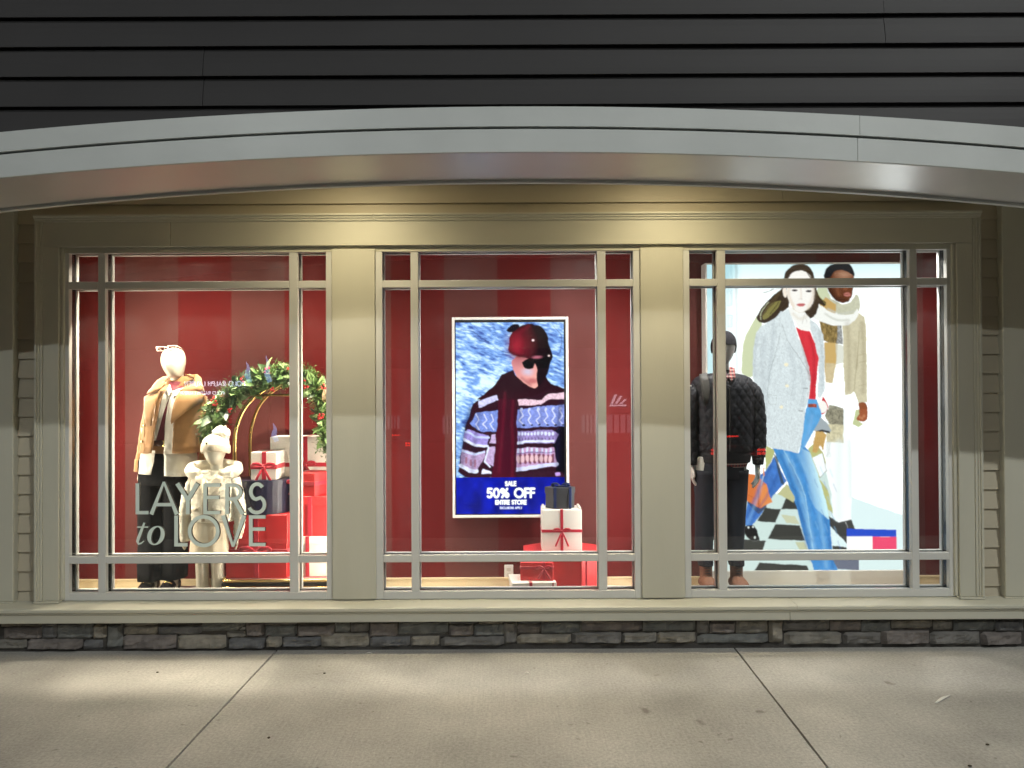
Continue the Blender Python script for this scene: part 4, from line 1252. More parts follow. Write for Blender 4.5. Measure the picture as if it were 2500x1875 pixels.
# jeans
J1, J2 = (74, 146, 214), (150, 216, 244)
c.poly(A((915, 1256), (985, 1258), (1012, 1340)) + B((850, 40), (850, 60), (770, 200), (700, 330), (640, 400), (672, 240), (692, 60)), (96, 168, 226), tex=(0.16, 6, 1.2, 0.5))
c.poly(A((912, 1290), (985, 1296), (985, 1325), (908, 1318)), (150, 74, 56)); c.ell(*A((965, 1305))[0], 3.4, 3.8, (196, 90, 66))
c.poly(B((410, 430), (330, 560), (210, 640), (118, 1050), (190, 1072), (250, 1000), (300, 940), (390, 800), (490, 690), (520, 660)), (72, 124, 204), tex=(0.22, 7, 1, 0.6))
c.poly(B((400, 355), (640, 400), (690, 330), (740, 400), (800, 560), (880, 830), (910, 1000), (940, 1300), (985, 1472), (765, 1472), (720, 1300), (650, 1050), (590, 800), (540, 690), (430, 430)), J1, tex=(0.14, 6, 1, 0.5))
wj, wi, m = c.mask_poly(B((640, 330), (740, 400), (800, 560), (880, 830), (910, 1000), (900, 1010), (780, 900), (690, 720), (560, 480)))
gxx, gyy = c.GX[wj, wi], c.GY[wj, wi]
tt = np.clip((gxx - (1780 + 640 / 3.77) - (gyy - 1100) * 0.20) / 34, 0, 1) * m * 0.9
c.a[wj, wi] = c.a[wj, wi] * (1 - tt[..., None]) + np.array([0.72, 1.0, 1.05]) * tt[..., None]
c.line(B((500, 380), (600, 560), (690, 790), (720, 1000), (760, 1300)), 1.5, (190, 232, 250), 0.8, 5)
c.line(B((430, 440), (500, 620), (600, 740), (690, 800)), 1.2, (40, 90, 160), 0.7, 5)
c.poly(B((405, 400), (440, 440), (500, 690), (470, 680)), (60, 70, 74), 0.85)
c.poly(B((118, 1070), (220, 1060), (260, 1150), (270, 1195), (210, 1200), (150, 1160), (120, 1110)), (34, 32, 32), smooth=2)
c.line(B((125, 1110), (160, 1170), (215, 1202), (265, 1196)), 1.6, (120, 124, 120), 0.9, 4)
for x, y in ((168, 1078), (212, 1075), (228, 1170)): c.ell(*B((x, y))[0], 2.2, 2.6, (240, 244, 240))
c.poly(B((770, 200), (840, 70), (900, 130), (935, 190), (920, 220), (850, 195)), (170, 178, 184)); c.poly(B((790, 205), (850, 180), (925, 200), (920, 222), (850, 200)), (60, 60, 60))
# orange bag in her hand
c.poly(B((160, 850), (280, 640), (340, 900), (260, 960), (200, 900)), (70, 70, 66), 0.8)
c.poly(B((145, 770), (165, 580), (250, 600), (330, 680), (388, 850), (270, 905), (145, 830)), (222, 122, 64))
c.poly(B((285, 705), (335, 680), (388, 850), (280, 903)), (236, 146, 84)); c.line(B((265, 740), (262, 900)), 1.5, (150, 70, 30), 0.9)
c.line(B((145, 770), (240, 822), (258, 800), (258, 730)), 1.2, (170, 84, 38), 0.8); c.line(B((290, 690), (300, 640), (315, 600)), 2.0, (250, 250, 240), 0.9)
c.poly(B((310, 530), (322, 530), (318, 610), (306, 600)), (236, 150, 90))
# folds, creases and strands
for pts, w, a_ in ((((520, 420), (620, 640), (690, 900), (760, 1280)), 7, 0.45), (((640, 420), (720, 600), (800, 850), (850, 1150), (880, 1440)), 6, 0.35)):
    c.soft(B(*pts), w, (168, 216, 246), a_)
for pts, w, a_ in ((((300, 640), (230, 860), (160, 1040)), 5, 0.4), (((760, 60), (730, 200), (690, 330)), 5, 0.4)):
    c.soft(B(*pts), w, (140, 190, 240), a_)
for k_ in range(26):
    x_ = 520 + 14 * k_; y_ = 460 + (k_ * 137) % 800
    c.soft(B((x_ + y_ * 0.12, y_), (x_ + 26 + y_ * 0.12, y_ + 70)), 1.6, (52, 108, 184) if k_ % 2 else (156, 206, 244), 0.35)
c.soft(A((800, 300), (858, 280), (920, 300)), 9, (255, 250, 246), 0.35)
c.soft(A((858, 340), (866, 400), (862, 432)), 2.2, (238, 222, 208), 0.6)
c.soft(A((1150, 330), (1170, 400)), 5, (150, 92, 62), 0.5); c.soft(A((1228, 300), (1232, 345)), 3, (150, 96, 68), 0.6); c.soft(A((1180, 440), (1240, 455)), 4, (64, 34, 22), 0.6)
for pts, w, a_ in ((((560, 760), (540, 1000), (560, 1250)), 16, 0.30), (((640, 640), (620, 860), (585, 1100)), 12, 0.30), (((760, 820), (800, 1000), (790, 1250)), 14, 0.20), (((850, 1000), (880, 1150), (860, 1300)), 12, 0.25), (((500, 740), (480, 900), (486, 1060)), 10, 0.35), (((1010, 700), (1030, 900), (1030, 1150)), 10, 0.30)):
    c.soft(A(*pts), w / 3.35 * 1.6, (128, 138, 150), a_ * 0.7)
for pts, w, a_ in ((((1240, 640), (1250, 900), (1245, 1180)), 14, 0.30), (((1360, 640), (1372, 900), (1365, 1200)), 12, 0.30), (((1300, 800), (1310, 1000)), 10, 0.22)):
    c.soft(A(*pts), w / 3.35 * 1.6, (128, 112, 84), a_)
for pts, a_ in ((((860, 780), (900, 930), (930, 1100)), 0.4), (((930, 740), (965, 900), (970, 1150)), 0.35), (((955, 1060), (950, 1240)), 0.3)):
    c.soft(A(*pts), 3.2, (140, 14, 30), a_)
for pts, a_ in ((((470, 420), (560, 640), (640, 900), (700, 1250)), 0.35), (((560, 500), (650, 740)), 0.3), (((620, 860), (700, 1100), (740, 1380)), 0.3), (((880, 1000), (910, 1200), (940, 1440)), 0.35)):
    c.soft(B(*pts), 4.5, (28, 78, 150), a_)
for pts, a_ in ((((380, 520), (280, 700), (160, 980)), 0.4), (((440, 600), (360, 760), (220, 980)), 0.35)):
    c.soft(B(*pts), 4.0, (26, 62, 140), a_)
for k_ in range(14):
    t_ = k_ / 13
    c.line(A((735 - 20 * t_, 300 + 40 * t_), (640 - 60 * t_ + 40, 420 + 30 * t_), (560 - 40 * t_, 560 + 30 * t_)), 0.8, (116, 96, 68) if k_ % 2 else (44, 34, 24), 0.6, 4)
    c.line(A((880 + 6 * k_, 175 + 6 * k_), (960 + 3 * k_, 300 + 10 * k_), (960 + 5 * k_, 540 - 6 * k_)), 0.8, (108, 88, 62) if k_ % 2 else (44, 34, 24), 0.5, 4)
c.soft(A((775, 300), (762, 400), (800, 500)), 4.0, (236, 214, 190), 0.6); c.soft(A((955, 300), (962, 420), (920, 510)), 4.0, (236, 216, 196), 0.6)
c.soft(A((800, 560), (850, 600), (905, 580)), 4.0, (226, 214, 196), 0.5)
c.soft(A((1090, 300), (1110, 400), (1160, 450)), 5.0, (50, 26, 16), 0.5)
for pts in (((1080, 520), (1180, 560), (1290, 540)), ((1060, 560), (1150, 610), (1250, 610))): c.soft(A(*pts), 2.6, (206, 206, 196), 0.7)
c.soft(B((1010, 300), (1000, 600), (1000, 980)), 9, (236, 244, 244), 0.5); c.soft(B((1100, 300), (1110, 800)), 5, (230, 240, 240), 0.5)
c.warp(1.3, 16, seed=5)
c.blur(1)
# flag-like mark in the corner
c.poly(B((1070, 1094), (1524, 1106), (1524, 1170), (1070, 1164)), (40, 80, 208))
c.poly(B((1070, 1164), (1306, 1166), (1306, 1345), (1070, 1345)), (1.05, 1.05, 1.05))
c.poly(B((1306, 1168), (1526, 1172), (1526, 1345), (1306, 1345)), (246, 74, 116))
c.poly(B((920, 1345), (1180, 1345), (1180, 1475), (985, 1462)), (112, 116, 134))
c.poly(B((1180, 1345), (1610, 1345), (1610, 1480), (1180, 1475)), (226, 244, 244))
print_sheet("poster_picture", c, PYY, emit_print("poster_light", 1.25), lb)

# ================================================================== lettering on the first window
LET = M("sage_letter_vinyl", (0.74, 0.85, 0.80), 0.5, var=0.04)
LET_SIDE = M("letter_edge_reflection", (0.015, 0.016, 0.016), 0.6, var=0.05)  # near-black sides paint in the letters' dark reflection from the second pane


def add_ribbon(bm, pts, widths, y0, y1, side_index=1):
    P = [np.array(p, float) for p in pts]
    n = len(P)
    closed = np.allclose(P[0], P[-1]) and n > 3
    rows = []
    for i in range(n):
        a = P[i - 1] if i > 0 else (P[n - 2] if closed else P[0])
        b = P[i + 1] if i < n - 1 else (P[1] if closed else P[-1])
        t = (b - a) / (np.linalg.norm(b - a) + 1e-12)
        nn = np.array([-t[1], t[0]])
        w = (widths[i] if hasattr(widths, '__len__') else widths) / 2
        l, r = P[i] + nn * w, P[i] - nn * w
        rows.append([bm.verts.new((l[0], y0, l[1])), bm.verts.new((r[0], y0, r[1])), bm.verts.new((r[0], y1, r[1])), bm.verts.new((l[0], y1, l[1]))])
    for a, b in zip(rows[:-1], rows[1:]):
        for q_ in range(4):
            f = bm.faces.new((a[q_], a[(q_ + 1) % 4], b[(q_ + 1) % 4], b[q_]))
            f.material_index = 0 if q_ == 0 else side_index
    if not closed:
        bm.faces.new(rows[0][::-1]).material_index = side_index
        bm.faces.new(rows[-1]).material_index = side_index


LY0, LY1 = 5.002, 5.0225
W_ = lambda x, y: (X(300 + x / 4.88, LY0), Z(1120 + y / 4.88, LY0, 300 + x / 4.88))
wpx = lambda w: w / 4.88 / FPX * LY0
lettering = thing("window_lettering", "pale sage letters reading LAYERS to LOVE on the glass", "lettering", (X(490, LY0), LY0, Z(1335, LY0)))


def letter(strokes):
    bm = bmesh.new()
    for i, (pts, w) in enumerate(strokes):
        ww = [wpx(v) for v in w] if hasattr(w, '__len__') else wpx(w)
        add_ribbon(bm, [W_(*p) for p in pts], ww, LY0 - 0.0004 * i, LY1 - 0.0002 * i)
    obj("letter", bm, [LET, LET_SIDE], lettering)


VW, HW = 45, 40
letter([([(172, 293), (172, 660)], VW), ([(192, 640), (305, 640)], HW)])                                                    # L
letter([([(487, 275), (337, 662)], [26, 48]), ([(487, 275), (640, 662)], [26, 48]), ([(400, 545), (575, 545)], HW)])         # A
letter([([(645, 293), (772, 490)], [52, 46]), ([(885, 293), (772, 490)], [52, 46]), ([(772, 470), (772, 660)], VW)])         # Y
letter([([(978, 293), (978, 660)], VW), ([(998, 313), (1158, 313)], HW), ([(998, 460), (1145, 460)], HW), ([(998, 640), (1158, 640)], HW)])  # E
letter([([(1238, 293), (1238, 660)], VW), ([(1258, 314), (1310, 314)] + arc(1312, 396, 88, 82, -90, 90, 14) + [(1258, 478)], 40), ([(1320, 470), (1425, 660)], [44, 50])])  # R
letter([(arc(1597, 392, 76, 92, -35, -258, 14) + arc(1590, 545, 94, 96, -75, 158, 16)[1:], 43)])                             # S
letter([([(632, 675), (632, 1042)], VW), ([(652, 1022), (768, 1022)], HW)])                                                 # L
letter([(arc(960, 860, 168, 170, 0, 360, 40), 43)])                                                                         # O
letter([([(1190, 672), (1308, 1045)], [50, 28]), ([(1442, 672), (1308, 1045)], [50, 28])])                                   # V
letter([([(1520, 672), (1520, 1040)], VW), ([(1540, 692), (1695, 692)], HW), ([(1540, 836), (1690, 836)], HW), ([(1540, 1020), (1695, 1020)], HW)])  # E
letter([([(255, 760), (220, 850), (185, 940), (172, 985), (185, 1012), (215, 1005), (250, 975)], [22, 34, 38, 34, 26, 18, 8]), ([(168, 812), (300, 812)], 15)])   # t
oo = arc(0, 0, 78, 106, 90, 450, 36)
letter([([(392 + x - 0.18 * y, 912 + y) for x, y in oo], [14 + 36 * abs(math.cos(math.radians(90 + 10 * i))) ** 1.5 for i in range(37)])])    # o

# ================================================================== gift boxes
PAPER_W = M("white_gift_paper", (0.74, 0.70, 0.64), 0.5, var=0.02, bump=0.25, bscale=9)
PAPER_R = M("red_gift_paper", (0.55, 0.028, 0.032), 0.45, var=0.03, bump=0.25, bscale=9)
PAPER_N = M("navy_gift_paper", (0.012, 0.012, 0.035), 0.42, var=0.05)
PAPER_G = M("charcoal_gift_paper", (0.035, 0.036, 0.042), 0.55, var=0.05)
RIB_R = M("red_satin_ribbon", (0.42, 0.010, 0.030), 0.32, var=0.05, sheen=0.3)
RIB_B = M("blue_satin_ribbon", (0.010, 0.022, 0.09), 0.35, var=0.05)


def bow(parent, x, y, z, s, mat, tails=1.0, droop=0.2):
    """two loops, a knot and two hanging tails, standing off a front face at depth y"""
    for sg in (-1, 1):
        pts = [(x, y - 0.004, z), (x + sg * 0.45 * s, y - 0.03 * s - 0.012, z + 0.30 * s), (x + sg * 0.95 * s, y - 0.03 * s - 0.012, z + 0.22 * s), (x + sg * 0.90 * s, y - 0.02 * s - 0.004, z + 0.02 * s), (x + sg * 0.4 * s, y - 0.006, z - 0.06 * s), (x, y - 0.005, z)]
        tube("bow_loop", pts, [(0.05 * s, 0.03 * s), (0.13 * s, 0.05 * s), (0.16 * s, 0.03 * s), (0.14 * s, 0.03 * s), (0.10 * s, 0.02 * s), (0.05 * s, 0.02 * s)], mat, parent, seg=8, sub=3)
        if tails:
            tl = [(x, y - 0.006, z), (x + sg * 0.35 * s, y - 0.02, z - 0.55 * s * tails), (x + sg * (0.62 + droop) * s, y - 0.012, z - 1.35 * s * tails)]
            tube("bow_tail", tl, [(0.07 * s, 0.003), (0.12 * s, 0.003), (0.12 * s, 0.003)], mat, parent, seg=8, sub=4)
    tube("bow_knot", [(x - 0.13 * s, y - 0.012, z), (x + 0.13 * s, y - 0.012, z)], [(0.10 * s, 0.08 * s), (0.10 * s, 0.08 * s)], mat, parent, seg=10)


def gift(label, x0, x1, z0, z1, y0, depth, mat, group, lid=0.0, rib=None, vr=None, hr=None, rw=0.03, bw=0.0, rz=0.0, tails=1.0, lidout=0.006):
    t = thing("gift_box", label, "gift box", ((x0 + x1) / 2, y0 + depth / 2, z0), group, rz)
    w, h = (x1 - x0) / 2, z1 - z0
    def lbox(n, a0, a1, b0, b1, c0, c1, m, bev=0.003):
        bm = add_box(bmesh.new(), a0, a1, b0, b1, c0, c1, bev)
        return obj(n, bm, m, t, world=False)
    hd = depth / 2
    if lid:
        lbox("body", -w + lidout, w - lidout, -hd + lidout, hd - lidout, 0, h - lid + 0.002, mat)
        lbox("lid", -w, w, -hd, hd, h - lid, h, mat)
    else:
        lbox("body", -w, w, -hd, hd, 0, h, mat)
    e = 0.0025
    if vr is not None:
        cx = -w + vr * 2 * w
        lbox("ribbon", cx - rw / 2, cx + rw / 2, -hd - e, hd + e, 0.001, h + e, rib, 0.001)
    if hr is not None:
        cz = hr * h
        lbox("ribbon", -w - e * 1.4, w + e * 1.4, -hd - e * 1.4, hd + e * 1.4, cz - rw / 2, cz + rw / 2, rib, 0.001)
    if bw:
        R = Matrix.Rotation(rz, 3, 'Z')
        p = Vector(t.location) + R @ Vector((-w + (vr if vr is not None else 0.5) * 2 * w, -hd - e * 2, (hr if hr is not None else 0.8) * h))
        bow(t, p.x, p.y, p.z, bw, rib, tails)
    return t


def prism_box(label, cx, cy, r, z0, z1, n, mat, group, rib, lid, rw=0.03, rot=0.0, ry=None, ribs=True):
    ry = ry or r
    t = thing("gift_box", label, "gift box", (cx, cy, z0), group)
    def ring(rr, za, zb, nm, m):
        pts = [(cx + rr * math.cos(rot + 2 * math.pi * i / n), cy + rr * ry / r * math.sin(rot + 2 * math.pi * i / n)) for i in range(n)]
        bm = add_prism(bmesh.new(), pts, 'z', za, zb)
        return obj(nm, bm, m, t)
    ring(r - 0.006, z0, z1 - lid + 0.002, "body", mat)
    ring(r, z1 - lid, z1, "lid", mat)
    return t


GL, GM = "gift boxes on the luggage cart", "gift boxes stacked beside the screen"
yy = 5.28
# stacks on the cart (depth of the front faces in metres from the viewer)
CZ = Z(1408, 5.30)                                    # deck of the cart
zr = lambda py, y, px=600: Z(py, y, px)
d1 = gift("large red lidded gift box at the bottom, below the navy round box", X(548, 5.30), X(701, 5.30), CZ, zr(1257, 5.30), 5.30, 0.34, PAPER_R, GL, lid=0.20, rib=RIB_R, vr=0.50, hr=0.42, rw=0.032, bw=0.10, tails=0.5)
n1 = prism_box("navy round hat box standing on the large red box", X(645, 5.46), 5.47, (X(704, 5.46) - X(588, 5.46)) / 2 + 0.02, zr(1257, 5.30) + 0.001, zr(1172, 5.34), 32, PAPER_N, GL, RIB_B, 0.05)
ztop_n = zr(1172, 5.34)
gift("small white gift box with a red bow on the navy box", X(612, 5.34), X(674, 5.34), ztop_n + 0.001, zr(1104, 5.34), 5.34, 0.20, PAPER_W, GL, rib=RIB_R, vr=0.52, hr=0.47, rw=0.030, bw=0.075, tails=1.15)
gift("largest white gift box behind the small bowed one", X(659, 5.56), X(822, 5.56), zr(1186, 5.56), zr(1067, 5.56), 5.56, 0.22, PAPER_W, GL, rib=RIB_R, vr=0.53, hr=0.43, rw=0.030, bw=0.07, tails=0.8)
g1 = gift("white lidded gift box at the cart's right end, under red boxes", X(729, 5.34), X(822, 5.34), CZ, zr(1311, 5.34), 5.34, 0.30, PAPER_W, GL, lid=0.05, rib=RIB_R, vr=0.22, rw=0.026)
g2 = gift("tall red lidded gift box standing on the lower white one", X(726, 5.35), X(812, 5.35), zr(1311, 5.34) + 0.001, zr(1213, 5.35), 5.35, 0.28, PAPER_R, GL, lid=0.06, rib=RIB_R, vr=0.34, rw=0.030)
g3 = gift("small red gift box on top of the tall red one", X(722, 5.37), X(787, 5.37), zr(1213, 5.35) + 0.001, zr(1155, 5.37), 5.37, 0.20, PAPER_R, GL, rib=RIB_R, vr=0.18, hr=0.55, rw=0.026, bw=0.06, rz=math.radians(-24))
gift("white gift box standing upright behind the small red one", X(768, 5.64), X(830, 5.64), zr(1213, 5.35) - 0.1, zr(1098, 5.64), 5.63, 0.12, PAPER_W, GL)
box("riser", X(690, 5.6), X(830, 5.6), 5.565, 5.77, CZ, zr(1186, 5.56) - 0.001, PAPER_R, d1, 0.002)

# middle window stack
q2 = lambda x, y: (1180 + x / 5.53, 1150 + y / 5.53)
zF = FLOORZ
yA = 5.30
big = prism_box("big red octagonal gift box standing on the floor beside the screen", X(1371, 5.50), 5.50, 0.300, zF, Z(1337, 5.50), 8, PAPER_R, GM, RIB_R, 0.05, rot=math.pi / 8, ry=0.225)
zb = Z(1337, 5.50)
prism("ribbon", [(X(1427, 5.28), 5.2895), (X(1431, 5.28), 5.2895), (X(1431, 5.28), 5.2945), (X(1427, 5.28), 5.2945)], 'z', zF, zb - 0.01, RIB_R, big)
wb = gift("tall white gift box with a crossed red ribbon on the octagonal box", X(1321, 5.38), X(1418.5, 5.38), zb + 0.0008, Z(1245, 5.38), 5.38, 0.22, PAPER_W, GM, rib=RIB_R, vr=0.50, hr=0.49, rw=0.020, bw=0.055, tails=1.4)
zc = Z(1245, 5.38)
for xa in (1323, 1411):
    box("tray_lug", X(xa, 5.40), X(xa + 6, 5.40), 5.40, 5.58, zc, zc + 0.014, PAPER_W, wb, 0.003)
hexb = prism_box("small charcoal gift box with navy ribbon on top of the stack", X(1366, 5.47), 5.49, 0.108, zc + 0.001, Z(1191, 5.44), 6, PAPER_G, GM, RIB_B, 0.045, rot=0.0, ry=0.09)
for xa in (1351, 1388):
    box("ribbon", X(xa, 5.40), X(xa + 6, 5.40), 5.4095, 5.42, zc + 0.002, Z(1189, 5.44), RIB_B, hexb, 0.001)
    box("ribbon", X(xa, 5.40), X(xa + 6, 5.40), 5.4095, 5.55, Z(1191, 5.44), Z(1189.5, 5.44), RIB_B, hexb, 0.001)
bow(hexb, X(1368, 5.43), 5.47, Z(1188, 5.44), 0.06, RIB_B, 0)
fl = gift("flat white lidded gift box on the floor at the stack's foot", X(1243, 5.22), X(1352, 5.22), zF, Z(1422, 5.22), 5.22, 0.26, PAPER_W, GM, lid=0.035, rib=RIB_R, vr=0.42, hr=None, rw=0.020, rz=math.radians(6))
gift("small red gift box lying on the flat white box", X(1270, 5.28), X(1350, 5.28), Z(1422, 5.22) + 0.001, Z(1372, 5.28), 5.27, 0.17, PAPER_R, GM, rib=RIB_R, vr=0.72, hr=0.70, rw=0.018, bw=0.05, rz=math.radians(-4), tails=1.0)
box("ribbon", X(1345, 5.28), X(1348.5, 5.28), 5.232, 5.236, zF, Z(1423, 5.22), RIB_R, fl, 0.0005)

# ================================================================== brass luggage cart
cart = thing("luggage_cart", "brass birdcage luggage cart carrying stacked gift boxes", "luggage cart", (X(640, 5.5), 5.5, FLOORZ))
cx0, cx1 = X(540, 5.26), X(850, 5.26)
box("deck", cx0 + 0.02, cx1 - 0.02, 5.27, 5.78, CZ - 0.035, CZ - 0.002, M("cart_carpet", (0.30, 0.03, 0.04), 0.9, sheen=0.3), cart, 0.004)
for z0, r in ((CZ - 0.006, 0.012), (CZ - 0.055, 0.013)):
    pts = [(cx0, 5.29), (cx0 + 0.02, 5.255), (cx1 - 0.02, 5.255), (cx1, 5.29), (cx1, 5.77), (cx0, 5.77), (cx0, 5.29)]
    tube("rail", [(p[0], p[1], z0) for p in pts], [r] * len(pts), BRASS, cart, seg=10, ref=(0, 0, 1))
box("bumper", cx0 - 0.004, cx1 + 0.004, 5.262, 5.78, CZ - 0.046, CZ - 0.022, BLACK, cart, 0.006)
for wx, wy in ((X(594, 5.30), 5.32), (X(594, 5.30), 5.72), (X(800, 5.30), 5.32), (X(800, 5.30), 5.72)):
    wz = FLOORZ + 0.055
    bm = bmesh.new(); add_tube(bm, [(wx, wy - 0.02, wz), (wx, wy + 0.02, wz)], [0.055, 0.055], seg=24, ref=(1, 0, 0))
    wh = obj("wheel", bm, BLACK, cart)
    bm = bmesh.new(); add_tube(bm, [(wx, wy - 0.028, wz), (wx, wy - 0.0205, wz)], [0.018, 0.034], seg=20, ref=(1, 0, 0))
    obj("hub", bm, BRASS, wh)
    box("fork", wx - 0.05, wx + 0.05, wy - 0.012, wy + 0.012, wz + 0.04, CZ - 0.047, BRASS, cart, 0.004)
box("corner_plate", cx0, cx0 + 0.05, 5.252, 5.262, FLOORZ + 0.03, CZ - 0.065, BRASS, cart, 0.003)
pl, prr, ctr = X(583, 5.48), X(852, 5.48), X(716, 5.48)
arcs = []
for wy in (5.40, 5.72):
    for sg, xp in ((-1, pl), (1, prr)):
        zsp = Z(1070, 5.48)
        pts = [(xp, wy, CZ), (xp, wy, Z(1150, 5.48)), (xp, wy, zsp), (xp - sg * 0.02, wy, Z(1030, 5.48)), (xp - sg * 0.08, wy + (5.56 - wy) * 0.10, Z(985, 5.48)), (xp - sg * 0.20, wy + (5.56 - wy) * 0.25, Z(948, 5.48)), (ctr, wy + (5.56 - wy) * 0.5, Z(926, 5.48))]
        tube("cage_post", pts, [0.0145] * len(pts), BRASS, cart, seg=12, sub=6)
for wy in (5.41, 5.71):
    tube("top_rail", [(pl + 0.15, wy, Z(962, 5.48)), (prr - 0.15, wy, Z(962, 5.48))], [0.009, 0.009], BRASS, cart, seg=10)

# ================================================================== garland over the cart
LEAFS = [M("leaf_%d" % i, c_, r_, var=0.25, vscale=20, spec=0.6) for i, (c_, r_) in enumerate((((0.035, 0.085, 0.024), 0.45), ((0.085, 0.17, 0.04), 0.5), ((0.19, 0.30, 0.10), 0.5), ((0.16, 0.09, 0.03), 0.5), ((0.018, 0.045, 0.014), 0.35)))]
BERRY = M("red_berry", (0.45, 0.02, 0.03), 0.25, var=0.1)
gar = thing("garland", "thick green magnolia garland with red berries over the cart's arch", "garland", (ctr, 5.5, Z(1000, 5.5)), None)


def leaf_mesh(L, W, mi):
    bm = bmesh.new()
    n = 6
    mid, lf, rt = [], [], []
    for i in range(n + 1):
        t_ = i / n
        w = W * math.sin(math.pi * min(1, t_ ** 0.75)) ** 0.8 if 0 < i < n else 0.0
        zc_ = -0.25 * L * t_ * t_
        mid.append(bm.verts.new((0, L * t_, zc_)))
        if 0 < i < n:
            lf.append(bm.verts.new((-w, L * t_, zc_ + 0.25 * w))); rt.append(bm.verts.new((w, L * t_, zc_ + 0.25 * w)))
    for S in (lf, rt):
        bm.faces.new((mid[0], S[0], mid[1]))
        for i in range(n - 2):
            bm.faces.new((mid[i + 1], S[i], S[i + 1], mid[i + 2]))
        bm.faces.new((mid[n - 1], S[n - 2], mid[n]))
    bmesh.ops.recalc_face_normals(bm, faces=bm.faces)
    me = bpy.data.meshes.new("leaf")
    for f in bm.faces: f.smooth = True
    bm.to_mesh(me); bm.free()
    me.materials.append(LEAFS[mi])
    return me


leaf_meshes = [leaf_mesh(l, w, i) for l, w in ((0.118, 0.031), (0.078, 0.019)) for i in range(5)]
gp = [(524, 1072), (518, 1035), (534, 1000), (566, 966), (612, 938), (660, 922), (710, 917), (752, 930), (782, 962), (798, 1010), (806, 1060), (808, 1105)]
gpath = spline([(X(a, 5.42), 5.42, Z(b, 5.42, a)) for a, b in gp], 8)
ginv = gar.matrix_basis.inverted()
for i in range(300):
    k_ = random.random() * (len(gpath) - 2)
    a_, b_ = gpath[int(k_)], gpath[int(k_) + 1]
    p0 = Vector(a_ + (b_ - a_) * (k_ - int(k_)))
    tng = Vector(b_ - a_).normalized()
    an = random.uniform(0, 2 * math.pi)
    side = (Vector((0, -1, 0)) * math.cos(an) + tng.cross(Vector((0, 1, 0))) * math.sin(an)).normalized()
    if side.y > 0.45: side.y *= -1
    rr = random.uniform(0.005, 0.055)
    tip = (side * random.uniform(0.5, 1.0) + tng * random.uniform(-0.9, 0.5) + Vector((0, 0, random.uniform(-0.2, 0.5)))).normalized()
    face = (side + Vector((0, -0.6, 0.4)) + Vector((random.uniform(-.5, .5), random.uniform(-.5, .5), random.uniform(-.5, .5)))).normalized()
    xax = tip.cross(face).normalized(); zax = xax.cross(tip).normalized()
    m = Matrix((xax, tip, zax)).transposed().to_4x4()
    m.translation = p0 + side * rr
    mi = random.choices(range(5), (0.24, 0.30, 0.26, 0.05, 0.15))[0] + (5 if random.random() < 0.66 else 0)
    sc = random.uniform(0.65, 1.15)
    o = bpy.data.objects.new("leaf", leaf_meshes[mi])
    o.matrix_local = ginv @ m @ Matrix.Scale(sc, 4)
    put(o, gar)
# fine filler greenery, too small to pick apart
bm = bmesh.new()
for i in range(15000):
    k_ = random.random() * (len(gpath) - 2)
    p0 = Vector(gpath[int(k_)]) + Vector((random.gauss(0, 0.036), random.gauss(0, 0.036), random.gauss(0, 0.036)))
    d = Vector((random.gauss(0, 1), random.gauss(0, 1) - 0.4, random.gauss(0, 1) + 0.3)).normalized()
    s = d.cross(Vector((random.random(), random.random(), random.random()))).normalized()
    L_, w_ = random.uniform(0.020, 0.050), random.uniform(0.0022, 0.0055)
    v = [bm.verts.new(p0), bm.verts.new(p0 + d * L_ * 0.5 + s * w_), bm.verts.new(p0 + d * L_), bm.verts.new(p0 + d * L_ * 0.5 - s * w_)]
    bm.faces.new(v).material_index = random.choice((0, 1, 1, 2))
fo = obj("foliage", bm, LEAFS[:3], gar); fo["kind"] = "stuff"
tube("stem", gpath[::4], [0.022] * len(gpath[::4]), LEAFS[4], gar, seg=8)
bm = bmesh.new(); bmesh.ops.create_icosphere(bm, subdivisions=2, radius=0.0085)
for f in bm.faces: f.smooth = True
bme = bpy.data.meshes.new("berry"); bm.to_mesh(bme); bm.free(); bme.materials.append(BERRY)
for (a, b) in ((592, 928), (520, 975), (528, 982), (662, 952), (700, 905), (742, 935), (746, 946), (783, 1012), (780, 1022), (790, 945), (650, 902), (560, 1000)):
    for j in range(4):
        o = bpy.data.objects.new("berry", bme)
        o.location = ginv @ Vector((X(a, 5.35) + random.gauss(0, 0.011), 5.35 + random.gauss(0, 0.008), Z(b, 5.35, a) + random.gauss(0, 0.011)))
        put(o, gar)

# ================================================================== mannequins
BODY = M("mannequin_gloss_cream", (0.70, 0.65, 0.54), 0.32, var=0.02, spec=0.5)
BODY_G = M("mannequin_grey_white", (0.55, 0.54, 0.52), 0.4, var=0.02)
CAMEL = M("camel_wool", (0.31, 0.155, 0.052), 0.85, var=0.07, vscale=30, bump=0.12, bscale=260, sheen=0.4)
SHIRT = M("white_cotton", (0.70, 0.67, 0.60), 0.75, var=0.03, bump=0.15, bscale=45)
WINE = M("wine_knit", (0.13, 0.010, 0.022), 0.8, var=0.06, bump=0.1, bscale=200)
BLACKCLOTH = M("black_trouser_cloth", (0.006, 0.0065, 0.008), 0.95, var=0.2, vscale=12, bump=0.1, bscale=180, spec=0.15)
LEATHER = M("brown_leather", (0.06, 0.018, 0.010), 0.4)
GOLD = M("gold_metal", (0.85, 0.62, 0.25), 0.25, 1.0)
FLEECE = M("cream_fleece", (0.80, 0.74, 0.61), 0.95, var=0.08, vscale=25, bump=0.8, bscale=45, sheen=0.6)
KNIT = M("cream_knit", (0.74, 0.64, 0.50), 0.9, var=0.05, bump=0.4, bscale=120, sheen=0.4)
TIGHTS = M("cream_tights", (0.72, 0.62, 0.46), 0.7, var=0.03)
